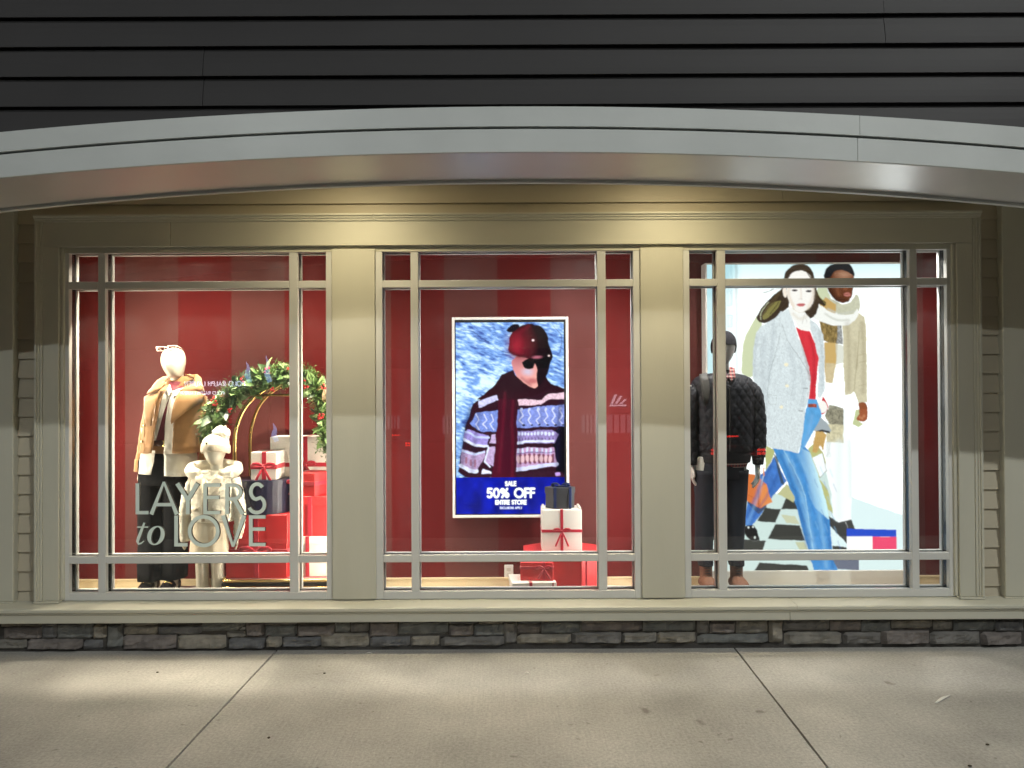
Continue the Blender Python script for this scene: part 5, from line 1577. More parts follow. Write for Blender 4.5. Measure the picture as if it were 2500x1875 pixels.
SHOE = M("black_patent_leather", (0.010, 0.010, 0.011), 0.2)


def px_fn(Y, fn):
    """view pixels of a zoomed crop -> (x, z) at depth Y"""
    def g(x, y):
        a, b = fn(x, y)
        return X(a, Y), Z(b, Y, a)
    return g


class Torso:
    """elliptical trunk: rows (z, x centre, rx, ry), top to bottom"""
    def __init__(s, rows, Y):
        s.r = sorted(rows); s.Y = Y

    def at(s, z):
        zs = [r[0] for r in s.r]
        return [np.interp(z, zs, [r[i] for r in s.r]) for i in (1, 2, 3)]

    def front(s, off):
        def f(x, z):
            xc, rx, ry = s.at(z)
            u = min(1.0, abs(x - xc) / (rx * 1.06))
            return s.Y - (ry + off) * (1 - u ** 2.4) ** (1 / 2.4) - off * 0.6
        return f

    def rings(s):
        return [(r[1], s.Y, r[0], r[2], r[3], 2.4) for r in s.r]


def hand(bm, p, side, s=1.0, curl=0.3):
    """hanging hand: palm, four unequal bent fingers, thumb at the side of the palm"""
    p = Vector(p)
    add_tube(bm, [p + Vector((0, 0, 0.03 * s)), p + Vector((0, 0, 0)), p + Vector((0, -0.004, -0.04 * s)), p + Vector((0, -0.006, -0.085 * s))],
             [(0.021 * s, 0.026 * s), (0.018 * s, 0.030 * s), (0.016 * s, 0.040 * s), (0.013 * s, 0.036 * s)], seg=10)
    for i, (yy_, L_) in enumerate(((-0.030, 0.068), (-0.010, 0.080), (0.010, 0.075), (0.028, 0.058))):
        b = p + Vector((0, yy_ * s - 0.004, -0.078 * s))
        cx_ = -side * curl * 0.02 * s
        add_tube(bm, [b, b + Vector((cx_, 0, -L_ * 0.45 * s)), b + Vector((cx_ * 2.6, -0.004 * s, -L_ * 0.78 * s)), b + Vector((cx_ * 4.2, -0.006 * s, -L_ * s))], [0.0095 * s, 0.009 * s, 0.008 * s, 0.0055 * s], seg=8)
    b = p + Vector((0, -0.024 * s, -0.015 * s))
    add_tube(bm, [b, b + Vector((-side * 0.006 * s, -0.026 * s, -0.030 * s)), b + Vector((-side * 0.010 * s, -0.032 * s, -0.062 * s))], [0.012 * s, 0.0105 * s, 0.007 * s], seg=8)


PLATE_Z = FLOORZ + 0.075


def base_plate(parent, x, y, mat, w=0.23, d=0.17):
    """the raised block each figure stands on"""
    box("base_block", x - w, x + w, y - d, y + d, FLOORZ + 0.001, PLATE_Z, mat, parent, 0.004)


PLATE = WHITE_PAINT

# ------------------------------------------------------------------ woman's coat mannequin
FY = 5.50
U = px_fn(FY - 0.05, lambda x, y: (300 + x / 4.609, 820 + y / 4.609))
V = px_fn(FY - 0.06, lambda x, y: (x / 2.5918, 1000 + y / 2.5918))
foot_z = PLATE_Z
fm = thing("mannequin", "adult mannequin in an open camel coat and wide black trousers", "mannequin", (U(480, 0)[0], FY, FLOORZ), "display mannequins")
base_plate(fm, U(420, 0)[0], FY, PLATE)
hx = U(535, 0)[0]
bm = bmesh.new()
hw = lambda l, r: (U(r, 0)[0] - U(l, 0)[0]) / 2
head = [(132, 520, 555, .03), (150, 465, 610, .06), (185, 428, 645, .085), (240, 413, 660, .098), (300, 415, 663, .100), (350, 430, 657, .096), (400, 458, 648, .086), (440, 482, 640, .072), (468, 500, 632, .055)]
add_loft(bm, [(U((l + r) / 2, y)[0], FY - 0.015 * (y - 130) / 340, U(0, y)[1], hw(l, r), d, 2.1) for y, l, r, d in head], seg=28, sub=3)
add_loft(bm, [(U(568, y)[0], FY + 0.01, U(0, y)[1], hw(568 - w, 568 + w), 0.05) for y, w in ((420, 66), (470, 70), (520, 76), (580, 84), (640, 130))], seg=24, sub=3)
add_loft(bm, [(U(560, y)[0], FY + 0.01, U(0, y)[1], hw(0, 2 * w), 0.085) for y, w in ((600, 150), (700, 215), (900, 190), (1150, 140), (1350, 170), (1500, 160))], seg=24, sub=3)
for sg, pts in ((-1, ((300, 660), (230, 950), (175, 1280), (148, 1545))), (1, ((820, 660), (868, 900), (885, 1150), (868, 1420)))):
    P_ = [(U(*p)[0], FY + 0.02, U(*p)[1]) for p in pts]
    add_tube(bm, P_, [0.036, 0.032, 0.028, 0.020], seg=12, sub=4)
    hand(bm, P_[-1], sg, 0.92)
for vx in (935, 1070):
    add_tube(bm, [(V(vx, 200)[0], FY, V(0, 120)[1]), (V(vx, 0)[0], FY, V(0, 600)[1]), (V(vx, 0)[0], FY, foot_z + 0.05), (V(vx, 0)[0], FY - 0.08, foot_z + 0.03)], [0.07, 0.05, 0.035, 0.035], seg=12, sub=4)
remesh(obj("body", bm, BODY, fm, True), 0.0065, 3)
# trunk under the coat
rowsU = [(560, 545, 110, 0.07), (620, 555, 230, 0.10), (700, 565, 285, 0.125), (900, 540, 300, 0.135), (1100, 520, 310, 0.125), (1320, 500, 325, 0.125)]
TF = Torso([(U(0, y)[1], U(x, 0)[0], hw(0, 2 * w), d) for y, x, w, d in rowsU], FY)
wr = lambda p, a, t_: 0.004 * nz(p, 9) + 0.002 * nz(p, 24, 5)
loft("coat_back", TF.rings(), CAMEL, fm, seg=40, sub=4, disp=wr)
U2 = px_fn(FY - 0.14, lambda x, y: (300 + x / 4.609, 820 + y / 4.609))
PU = lambda *pts: [U2(*p) for p in pts]
panel("top", PU((480, 520), (700, 520), (690, 600), (560, 660), (520, 800), (480, 1175), (355, 1175), (410, 960), (470, 780), (500, 640)), TF.front(0.004), WINE, fm, 0.003)
loft("neckband", [(U(580, y)[0], FY + 0.008, U(0, y)[1], hw(0, 2 * w), d) for y, w, d in ((515, 92, .062), (540, 98, .066), (600, 112, .075), (640, 150, .09))], WINE, fm, seg=28, sub=3)
crz = lambda f, a=0.004: (lambda x, z: f(x, z) - a * noise.noise(Vector((x * 40, z * 30, 2))) - a * 0.6 * noise.noise(Vector((x * 90, z * 60, 7))))
panel("shirt_front", PU((488, 545), (540, 630), (490, 780), (430, 980), (368, 1175), (330, 1180), (395, 960), (425, 780), (452, 640)), crz(TF.front(0.010)), SHIRT, fm, 0.003, 3)
panel("shirt_front", PU((540, 630), (685, 565), (650, 640), (610, 800), (585, 960), (575, 1330), (462, 1330), (478, 1000), (512, 770)), crz(TF.front(0.010), 0.006), SHIRT, fm, 0.003, 3)
panel("shirt_collar", PU((492, 548), (545, 625), (512, 690), (470, 610)), TF.front(0.016), SHIRT, fm, 0.003)
panel("shirt_collar", PU((690, 560), (545, 625), (575, 690), (668, 650)), TF.front(0.016), SHIRT, fm, 0.003)
# trousers
def fold(p, a, t_):
    return 0.006 * math.sin(a * 5 + 1.2) * t_ + 0.005 * nz(p, 7)
hipz = U(0, 1180)[1]
bm = bmesh.new()
add_loft(bm, [(U(430, 0)[0], FY, hipz, 0.105, 0.085, 2.3), (U(440, 0)[0], FY, U(0, 1300)[1], 0.135, 0.105, 2.3), (V(1005, 0)[0], FY, V(0, 330)[1], 0.160, 0.125, 2.3), (V(1010, 0)[0], FY, V(0, 480)[1], 0.160, 0.125, 2.3)], seg=48, sub=4, disp=wr)
add_loft(bm, [(V(938, 0)[0], FY, V(0, 360)[1], 0.086, 0.105, 2.5), (V(938, 0)[0], FY, V(0, 650)[1], 0.084, 0.100, 2.5), (V(937, 0)[0], FY, V(0, 1087)[1], 0.084, 0.105, 2.5)], seg=40, sub=8, disp=fold)
add_loft(bm, [(V(1082, 0)[0], FY + 0.02, V(0, 360)[1], 0.082, 0.105, 2.5), (V(1078, 0)[0], FY + 0.02, V(0, 650)[1], 0.078, 0.100, 2.5), (V(1073, 0)[0], FY + 0.02, V(0, 1080)[1], 0.078, 0.105, 2.5)], seg=40, sub=8, disp=fold)
obj("trousers", bm, BLACKCLOTH, fm, True)
TH = Torso([(hipz + 0.02, U(430, 0)[0], 0.15, 0.115), (U(0, 1330)[1], U(450, 0)[0], 0.185, 0.128), (U(0, 1700)[1], U(455, 0)[0], 0.185, 0.140)], FY)
panel("shirt_tail", PU((195, 1290), (360, 1290), (352, 1420), (318, 1562), (160, 1556), (172, 1400)), crz(TH.front(0.010), 0.005), SHIRT, fm, 0.003, 3)
panel("shirt_tail", PU((463, 1290), (735, 1290), (750, 1380), (740, 1480), (705, 1588), (560, 1586), (470, 1572)), crz(TH.front(0.010), 0.007), SHIRT, fm, 0.003, 3)
belt = panel("belt", PU((345, 1172), (475, 1162), (475, 1238), (345, 1240)), TH.front(0.005), LEATHER, fm, 0.004, 1)
panel("buckle", PU((446, 1164), (464, 1163), (464, 1238), (446, 1240)), TH.front(0.010), GOLD, belt, 0.003, 1)
# coat fronts, lapels, collar
panel("coat_front", PU((450, 620), (300, 640), (250, 690), (236, 860), (205, 1100), (165, 1322), (250, 1326), (332, 1318), (345, 1180), (372, 1060), (402, 950), (424, 780)), crz(TF.front(0.022), 0.004), CAMEL, fm, 0.006, 3)
panel("coat_front", PU((585, 955), (640, 700), (800, 650), (862, 690), (840, 900), (832, 1100), (835, 1322), (700, 1326), (562, 1320), (575, 1100)), crz(TF.front(0.022), 0.004), CAMEL, fm, 0.006, 3)
panel("lapel", PU((442, 618), (330, 650), (245, 690), (262, 800), (285, 930), (305, 1012), (375, 1008), (398, 905), (422, 760)), TF.front(0.050), CAMEL, fm, 0.010)
panel("lapel", PU((648, 622), (735, 616), (858, 668), (800, 775), (700, 880), (590, 990), (584, 955), (608, 800)), TF.front(0.050), CAMEL, fm, 0.010)


def collar_y(x, z):
    return TF.front(0.058)(x, min(z, U(0, 600)[1])) + max(0, z - U(0, 600)[1]) * 0.75


panel("collar", PU((498, 452), (440, 462), (380, 500), (330, 570), (288, 655), (365, 642), (442, 612), (492, 545), (480, 515), (440, 520)), collar_y, CAMEL, fm, 0.011)
panel("collar", PU((650, 430), (715, 430), (775, 468), (815, 550), (848, 628), (735, 616), (655, 612), (690, 560), (715, 520), (690, 470)), collar_y, CAMEL, fm, 0.011)
loft("collar_back", [(U(590, y)[0], FY + 0.035, U(0, y)[1], hw(0, 2 * w), d) for y, w, d in ((455, 118, .06), (520, 160, .08), (610, 230, .10))], CAMEL, fm, seg=28, sub=3, cap=False)
sl = lambda p, a, t_: 0.004 * math.sin(t_ * 40 + a * 2) * 0.6 + 0.004 * nz(p, 18)
for pts in (((292, 690), (240, 930), (198, 1180), (165, 1340), (140, 1500)), ((835, 690), (866, 900), (872, 1150), (868, 1330), (855, 1430))):
    tube("sleeve", [(U(*p)[0], FY + 0.02, U(*p)[1]) for p in pts], [(0.036, 0.06), (0.040, 0.06), (0.040, 0.055), (0.036, 0.05), (0.034, 0.048)], CAMEL, fm, seg=24, sub=8, disp=sl)
tube("cuff", [(U(152, 1400)[0], FY + 0.02, U(0, 1400)[1]), (U(135, 1530)[0], FY + 0.02, U(0, 1535)[1])], [(0.040, 0.053), (0.036, 0.052)], CAMEL, fm, seg=24)
for x, y in ((243, 1005), (212, 1190), (800, 1010), (812, 1198)):
    bm = bmesh.new(); xx, zz = U2(x, y)
    add_tube(bm, [(xx, TF.front(0.03)(xx, zz) - 0.004, zz), (xx, TF.front(0.03)(xx, zz) + 0.008, zz)], [0.009, 0.010], seg=12, ref=(1, 0, 0))
    obj("button", bm, GOLD, fm, True)
# loafers
for i, (a, b) in enumerate(((905, 1118), (1040, 1118))):
    xx = V(a, 0)[0] + 0.02
    bm = bmesh.new()
    add_tube(bm, [(xx + 0.01, FY + 0.06, foot_z + 0.045), (xx, FY - 0.03, foot_z + 0.05), (xx - 0.004, FY - 0.10, foot_z + 0.035), (xx - 0.008, FY - 0.165, foot_z + 0.022)], [(0.038, 0.045), (0.042, 0.048), (0.046, 0.034), (0.028, 0.018)], seg=16, sub=4, ref=(0, 0, 1))
    s_ = obj("shoe", bm, SHOE, fm, True)
    tube("buckle", [(xx - 0.034, FY - 0.062, foot_z + 0.072), (xx, FY - 0.070, foot_z + 0.088), (xx + 0.034, FY - 0.062, foot_z + 0.072)], [0.006, 0.008, 0.006], GOLD, s_, seg=8)
# clear glasses pushed up on the head
gl = thing("eyeglasses", "clear framed glasses resting on the camel coat mannequin's head", "glasses", (U(515, 0)[0], FY - 0.09, U(0, 150)[1]))
CLEAR = M("clear_acetate", (0.75, 0.62, 0.55), 0.12, var=0.1, coat=0.5)
LENS = glass_mat("lens_glass", 0.10, (0.96, 0.95, 0.95))
for l, r, t_, b_ in ((402, 500, 128, 172), (530, 625, 116, 160)):
    pts = [(U(l, t_)[0], U(l, t_)[1]), (U(r, t_ - 2)[0], U(r, t_ - 2)[1]), (U(r - 10, b_)[0], U(r - 10, b_)[1]), (U(l + 10, b_)[0], U(l + 10, b_)[1])]
    pp = [Vector((p[0], FY - 0.085, p[1])) for p in pts]
    rim = tube("rim", pp + [pp[0]], [0.0035] * 5, CLEAR, gl, seg=8)
    bm = bmesh.new(); bm.faces.new([bm.verts.new(p) for p in pp]); obj("lens", bm, LENS, rim, solid=0.002)
    sd = -1 if l < 450 else 1
    ex = pp[0] if sd < 0 else pp[1]
    tube("temple", [ex, ex + Vector((sd * 0.004, 0.07, -0.012)), ex + Vector((0, 0.12, -0.03))], [0.003, 0.003, 0.003], CLEAR, gl, seg=8)
tube("bridge", [Vector((U(498, 0)[0], FY - 0.087, U(0, 135)[1])), Vector((U(532, 0)[0], FY - 0.087, U(0, 132)[1]))], [0.003, 0.003], CLEAR, gl, seg=8)

# ------------------------------------------------------------------ child mannequin in cream
KY = 5.32
V = px_fn(KY - 0.05, lambda x, y: (x / 2.5918, 1000 + y / 2.5918))
hw = lambda l, r: (V(r, 0)[0] - V(l, 0)[0]) / 2
km = thing("mannequin", "child mannequin in a fluffy cream jacket and pompom hat", "mannequin", (V(1315, 0)[0], KY, FLOORZ), "display mannequins")
base_plate(km, V(1310, 0)[0], KY + 0.02, PLATE)
bm = bmesh.new()
add_loft(bm, [(V((l + r) / 2, 0)[0], KY - 0.01, V(0, y)[1], hw(l, r), d) for y, l, r, d in ((180, 1290, 1400, .06), (215, 1278, 1414, .082), (260, 1276, 1414, .085), (300, 1284, 1404, .078), (330, 1298, 1390, .062), (352, 1316, 1376, .04))], seg=28, sub=3)
add_loft(bm, [(V(1350, 0)[0], KY + 0.01, V(0, y)[1], hw(0, 2 * w), 0.04) for y, w in ((310, 40), (360, 38), (420, 40), (460, 70))], seg=20, sub=3)
add_loft(bm, [(V(1330, 0)[0], KY, V(0, y)[1], hw(0, 2 * w), 0.07) for y, w in ((430, 90), (500, 125), (650, 110), (800, 115))], seg=24, sub=3)
for sg, pts in ((-1, ((1215, 470), (1160, 620), (1140, 800))), (1, ((1460, 470), (1505, 620), (1490, 800)))):
    P_ = [(V(*p)[0], KY, V(*p)[1]) for p in pts]
    add_tube(bm, P_, [0.03, 0.026, 0.017], seg=12, sub=4)
    hand(bm, P_[-1], sg, 0.66)
for a, b in ((1262, 1260), (1352, 1357)):
    add_tube(bm, [(V(a, 0)[0], KY, V(0, 780)[1]), (V(b, 0)[0], KY, V(0, 1000)[1]), (V(b, 0)[0], KY + 0.01, V(0, 1150)[1]), (V(b, 0)[0], KY, PLATE_Z + 0.04), (V(b, 0)[0], KY - 0.05, PLATE_Z + 0.028)], [0.058, 0.045, 0.043, 0.032, 0.03], seg=16, sub=4)
remesh(obj("body", bm, BODY, km, True), 0.006, 3)
fl_ = lambda p, a, t_: 0.003 * nz(p, 22) + 0.003 * nz(p, 60, 3) + 0.004 * abs(math.sin(p.z * 75))
loft("jacket", [(V(1335, 0)[0], KY, V(0, y)[1], hw(0, 2 * w), d, 2.4) for y, w, d in ((395, 86, .06), (425, 130, .08), (480, 146, .095), (560, 140, .10), (640, 136, .102), (700, 134, .10), (715, 126, .09))], FLEECE, km, seg=56, sub=6, disp=fl_)
for pts in (((1215, 440), (1180, 540), (1158, 660), (1152, 780), (1155, 838)), ((1462, 440), (1492, 540), (1508, 660), (1500, 760), (1492, 815))):
    tube("sleeve", [(V(*p)[0], KY - 0.005, V(*p)[1]) for p in pts], [(0.038, 0.045), (0.042, 0.050), (0.041, 0.048), (0.036, 0.043), (0.029, 0.037)], FLEECE, km, seg=28, sub=8, disp=fl_)
panel("zip", [V(*p) for p in ((1300, 430), (1318, 430), (1316, 700), (1296, 700))], lambda x, z: KY - 0.112, M("zip_tape", (0.45, 0.40, 0.30), 0.6), km, 0.006, 1)
for sgn in (-1, 1):
    panel("pocket_flap", [V(1316 + sgn * 40, 610), V(1316 + sgn * 108, 618), V(1316 + sgn * 106, 640), V(1316 + sgn * 40, 634)][::sgn], lambda x, z: KY - 0.112 + 0.35 * (x - V(1316, 0)[0]) ** 2 / 0.1, KNIT, km, 0.008, 1)
# hood: thick folded collar ring round the neck
hp = [(V(1330 + 150 * math.cos(t_), 0)[0], KY + 0.015 - 0.085 * math.sin(t_) * -1, V(0, 392 + 26 * math.sin(t_) * -0.9)[1]) for t_ in np.linspace(-0.36 * math.pi, 1.36 * math.pi, 15)]
tube("hood", hp, [(0.025, 0.03)] + [(0.033, 0.040)] * 13 + [(0.025, 0.03)], FLEECE, km, seg=24, sub=3, disp=fl_, ref=(0, 0, 1))
for sgn in (-1, 1):
    cxp = 1340 + sgn * 38
    panel("inner_collar", [V(*p) for p in ((1345, 470), (cxp, 405), (cxp + sgn * 50, 420), (cxp + sgn * 22, 520), (1345, 560))], lambda x, z: KY - 0.098 - (V(0, 420)[1] - z) * 0.12, KNIT, km, 0.006)
loft("skirt", [(V(1315, 0)[0], KY, V(0, y)[1], hw(0, 2 * w), d, 2.3) for y, w, d in ((690, 112, .088), (780, 118, .095), (860, 124, .10), (925, 128, .105))], M("cream_wool_skirt", (0.68, 0.59, 0.45), 0.85, bump=0.15, bscale=150), km, seg=40, sub=4, disp=lambda p, a, t_: 0.004 * math.sin(a * 9) * t_)
hat = loft("hat", [(V((l + r) / 2, 0)[0], KY - 0.005, V(0, y)[1], hw(l, r), d) for y, l, r, d in ((285, 1268, 1432, .094), (255, 1264, 1430, .098), (222, 1266, 1430, .100), (193, 1278, 1425, .09), (172, 1305, 1405, .065), (162, 1330, 1385, .03))], KNIT, km, seg=36, sub=4, disp=lambda p, a, t_: 0.0015 * math.sin(a * 30))
for v in hat.data.vertices:      # tip the brim up over the face
    w = hat.matrix_basis @ v.co
    front = -(v.co.y - (KY - FY) * 0) 
bm = bmesh.new()
pc = Vector((V(1382, 0)[0], KY, V(0, 165)[1]))
bmesh.ops.create_icosphere(bm, subdivisions=4, radius=0.058)
for v in bm.verts:
    d = v.co.normalized()
    v.co = pc + v.co * (1 + 0.18 * noise.noise(d * 6) + 0.16 * noise.noise(d * 22))
obj("pompom", bm, FLEECE, hat, True)
tube("hat_cuff", [(V(1348, 0)[0] + hw(0, 168) * math.cos(t_), KY - 0.005 + 0.104 * math.sin(t_), V(0, 262)[1] + (0.022 if math.sin(t_) < 0 else 0.0) * abs(math.sin(t_))) for t_ in np.linspace(0, 2 * math.pi, 33)], [(0.005, 0.030)] * 33, KNIT, hat, seg=10, ref=(0, 0, 1))
bm = bmesh.new(); bx, bz = V(1328, 212); add_tube(bm, [(bx, KY - 0.110, bz), (bx, KY - 0.100, bz)], [0.008, 0.008], seg=8, ref=(1, 0, 0)); obj("badge", bm, GOLD, hat)

# ------------------------------------------------------------------ man's quilted jacket mannequin
MY = 5.44
Q = px_fn(MY - 0.05, lambda x, y: (1680 + x / 4.877, 780 + y / 4.877))
E = px_fn(MY - 0.05, lambda x, y: (1680 + x / 4.366, 1080 + y / 4.366))
hw = lambda l, r: (Q(r, 0)[0] - Q(l, 0)[0]) / 2
QUILT = M("dark_quilted_nylon", (0.012, 0.013, 0.019), 0.6, var=0.15, vscale=10, spec=0.35)
RIBK = M("dark_rib_knit", (0.016, 0.016, 0.02), 0.9, bump=0.3, bscale=120)
DENIM = M("dark_denim", (0.008, 0.010, 0.020), 0.85, var=0.2, vscale=14, bump=0.15, bscale=240)
BOOT = M("tan_nubuck", (0.20, 0.085, 0.045), 0.75, var=0.12, vscale=14, bump=0.1, bscale=90)
STRAP = M("strap_leather", (0.035, 0.033, 0.03), 0.6)


def plaid():
    m = M("plaid_flannel", (0.30, 0.03, 0.04), 0.85)
    nt = m.node_tree; N, L = nt.nodes.new, nt.links.new
    tc = [n for n in nt.nodes if n.type == 'TEX_COORD'][0]
    w1 = N("ShaderNodeTexWave"); w1.inputs["Scale"].default_value = 14; w1.bands_direction = 'X'
    w2 = N("ShaderNodeTexWave"); w2.inputs["Scale"].default_value = 14; w2.bands_direction = 'Z'
    L(tc.outputs["Object"], w1.inputs[0]); L(tc.outputs["Object"], w2.inputs[0])
    mx = N("ShaderNodeMix"); mx.data_type = 'RGBA'; mx.inputs[6].default_value = (0.34, 0.05, 0.05, 1); mx.inputs[7].default_value = (0.02, 0.02, 0.03, 1)
    L(w1.outputs["Fac"], mx.inputs[0])
    m2 = N("ShaderNodeMix"); m2.data_type = 'RGBA'; m2.inputs[7].default_value = (0.55, 0.42, 0.38, 1); L(mx.outputs[2], m2.inputs[6])
    pw = N("ShaderNodeMath"); pw.operation = 'POWER'; pw.inputs[1].default_value = 4; L(w2.outputs["Fac"], pw.inputs[0]); L(pw.outputs[0], m2.inputs[0])
    L(m2.outputs[2], nt.nodes["Principled BSDF"].inputs["Base Color"])
    return m


PLAID = plaid()
mm = thing("mannequin", "adult mannequin in a dark quilted jacket, knit hat and boots", "mannequin", (Q(440, 0)[0], MY, FLOORZ), "display mannequins")
base_plate(mm, Q(440, 0)[0], MY, WHITE_PAINT)
bm = bmesh.new()
add_loft(bm, [(Q((l + r) / 2, 0)[0], MY - 0.01, Q(0, y)[1], hw(l, r), d) for y, l, r, d in ((190, 390, 510, .06), (230, 335, 565, .09), (300, 318, 580, .10), (370, 322, 570, .10), (430, 342, 548, .088), (480, 368, 522, .07), (520, 395, 495, .045))], seg=28, sub=3)
add_loft(bm, [(Q(448, 0)[0], MY + 0.012, Q(0, y)[1], hw(0, 2 * w), 0.052) for y, w in ((450, 70), (520, 66), (620, 74), (700, 130))], seg=20, sub=3)
add_loft(bm, [(Q(440, 0)[0], MY, Q(0, y)[1], hw(0, 2 * w), 0.09) for y, w in ((690, 230), (800, 310), (1100, 270), (1500, 240), (1800, 250))], seg=24, sub=3)
hands = []
for sg, pts in ((-1, ((100, 790), (55, 1150), (45, 1500), (55, 1745))), (1, ((780, 790), (850, 1150), (858, 1500), (845, 1745)))):
    P_ = [(Q(*p)[0], MY, Q(*p)[1]) for p in pts]
    add_tube(bm, P_, [0.045, 0.04, 0.033, 0.022], seg=12, sub=4)
    hand(bm, P_[-1], sg, 1.0, 0.5)
for ex in (195, 530):
    add_tube(bm, [(E(ex, 0)[0], MY, E(0, 150)[1]), (E(ex, 0)[0], MY, E(0, 800)[1]), (E(ex, 0)[0], MY, PLATE_Z - 0.0 + 0.08), (E(ex, 0)[0], MY - 0.09, PLATE_Z - 0.0 + 0.05)], [0.075, 0.055, 0.04, 0.035], seg=12, sub=4)
remesh(obj("body", bm, BODY_G, mm, True), 0.0065, 3)


def quilt_disp(p, a, t_):
    u, v = p.x / 0.062, p.z / 0.085
    k1, k2 = abs(((u + v) % 1.0) - 0.5) * 2, abs(((u - v) % 1.0) - 0.5) * 2
    seamd = min(1 - k1, 1 - k2)
    return 0.0065 * (min(1.0, seamd / 0.42) ** 0.6) + 0.003 * nz(p, 12)


loft("jacket", [(Q(cx_, 0)[0], MY, Q(0, y)[1], hw(0, 2 * w), d, 2.5) for y, cx_, w, d in ((640, 430, 130, .07), (662, 430, 235, .095), (700, 430, 318, .115), (765, 432, 358, .13), (850, 440, 356, .138), (1050, 448, 342, .142), (1300, 448, 334, .142), (1500, 448, 328, .138), (1570, 445, 318, .128))], QUILT, mm, seg=140, sub=16, disp=quilt_disp)
for pts in (((150, 770), (84, 900), (52, 1150), (45, 1450), (55, 1640)), ((735, 770), (808, 900), (845, 1150), (858, 1450), (850, 1640))):
    tube("sleeve", [(Q(*p)[0], MY - 0.005, Q(*p)[1]) for p in pts], [(0.034, 0.05), (0.054, 0.068), (0.052, 0.064), (0.047, 0.058), (0.042, 0.053)], QUILT, mm, seg=72, sub=22, disp=quilt_disp)
    a, b = pts[-1]
    tube("cuff", [(Q(a, b)[0], MY - 0.005, Q(a, b)[1] + 0.01), (Q(a, 0)[0], MY - 0.005, Q(0, b + 95)[1])], [(0.044, 0.054), (0.036, 0.044)], RIBK, mm, seg=24)
rb = lambda p, a, t_: 0.002 * math.sin(a * 40)
loft("collar", [(Q(440, 0)[0], MY + 0.005, Q(0, y)[1], hw(0, 2 * w), d) for y, w, d in ((600, 108, .072), (650, 122, .082), (700, 150, .10))], RIBK, mm, seg=80, sub=3, disp=rb, cap=False)
loft("hem", [(Q(445, 0)[0], MY, Q(0, y)[1], hw(0, 2 * w), d, 2.5) for y, w, d in ((1560, 318, .130), (1690, 300, .122), (1705, 290, .118))], RIBK, mm, seg=90, sub=2, disp=rb)
box("zip", Q(446, 0)[0] - 0.004, Q(446, 0)[0] + 0.004, MY - 0.159, MY - 0.146, Q(0, 1560)[1], Q(0, 800)[1], BLACK, mm, 0.002)
for sgn in (-1, 1):
    panel("shirt_collar", [Q(*p) for p in ((440, 690), (440 + sgn * 40, 560), (440 + sgn * 95, 590), (440 + sgn * 85, 690), (440 + sgn * 30, 740))], lambda x, z: MY - 0.085 - (Q(0, 560)[1] - z) * 0.55, PLAID, mm, 0.005)
loft("shirt_hem", [(Q(445, 0)[0], MY, E(0, y)[1], hw(0, 2 * w), d, 2.4) for y, w, d in ((150, 285, .115), (215, 280, .115), (262, 262, .112))], PLAID, mm, seg=40, sub=3, disp=wr)
panel("backpack_strap", [Q(*p) for p in ((95, 655), (190, 640), (205, 760), (198, 880), (170, 1020), (130, 1020), (140, 860), (130, 730))], lambda x, z: MY - 0.135 - 0.05 * math.sin(min(1.0, max(0.0, (Q(0, 640)[1] - z) / 0.2)) * 1.5), STRAP, mm, 0.008)
bm = bmesh.new()
add_loft(bm, [(E(370, 0)[0], MY, E(0, y)[1], hw(0, 2 * w), d, 2.4) for y, w, d in ((180, 262, .112), (300, 270, .115), (390, 260, .11))], seg=40, sub=3, disp=wr)
for ex, exb in ((215, 175), (520, 508)):
    add_loft(bm, [(E(ex, 0)[0], MY, E(0, 300)[1], 0.088, 0.10, 2.4), (E((ex + exb) / 2, 0)[0], MY, E(0, 700)[1], 0.074, 0.085, 2.3), (E(exb, 0)[0], MY, E(0, 1100)[1], 0.062, 0.074), (E(exb + 12, 0)[0], MY - 0.01, E(0, 1318)[1], 0.052, 0.068)], seg=36, sub=8, disp=lambda p, a, t_: 0.004 * nz(p, 14) + 0.006 * math.sin(t_ * 60) * max(0, t_ - 0.8))
obj("trousers", bm, DENIM, mm, True)
for ex in (195, 520):
    xx = E(ex, 0)[0]
    bm = bmesh.new()
    add_loft(bm, [(xx, MY, E(0, 1305)[1], 0.044, 0.056), (xx, MY, E(0, 1400)[1], 0.042, 0.056), (xx, MY - 0.01, PLATE_Z - 0.0 + 0.085, 0.044, 0.065), (xx, MY - 0.02, PLATE_Z - 0.0 + 0.03, 0.046, 0.08)], seg=24, sub=4)
    add_tube(bm, [(xx, MY + 0.06, PLATE_Z - 0.0 + 0.055), (xx, MY - 0.05, PLATE_Z - 0.0 + 0.075), (xx + 0.004, MY - 0.12, PLATE_Z - 0.0 + 0.062), (xx + 0.006, MY - 0.175, PLATE_Z - 0.0 + 0.045)], [(0.042, 0.04), (0.048, 0.05), (0.054, 0.042), (0.036, 0.026)], seg=20, sub=4, ref=(0, 0, 1))
    bt = obj("boot", bm, BOOT, mm, True)
    for k_ in range(5):
        zz = PLATE_Z - 0.0 + 0.10 + k_ * 0.018
        yf_ = MY - 0.085 + k_ * 0.006
        tube("lace", [(xx - 0.022, yf_ + 0.012, zz), (xx, yf_, zz + 0.005), (xx + 0.022, yf_ + 0.012, zz)], [0.0032] * 3, BLACK, bt, seg=6)
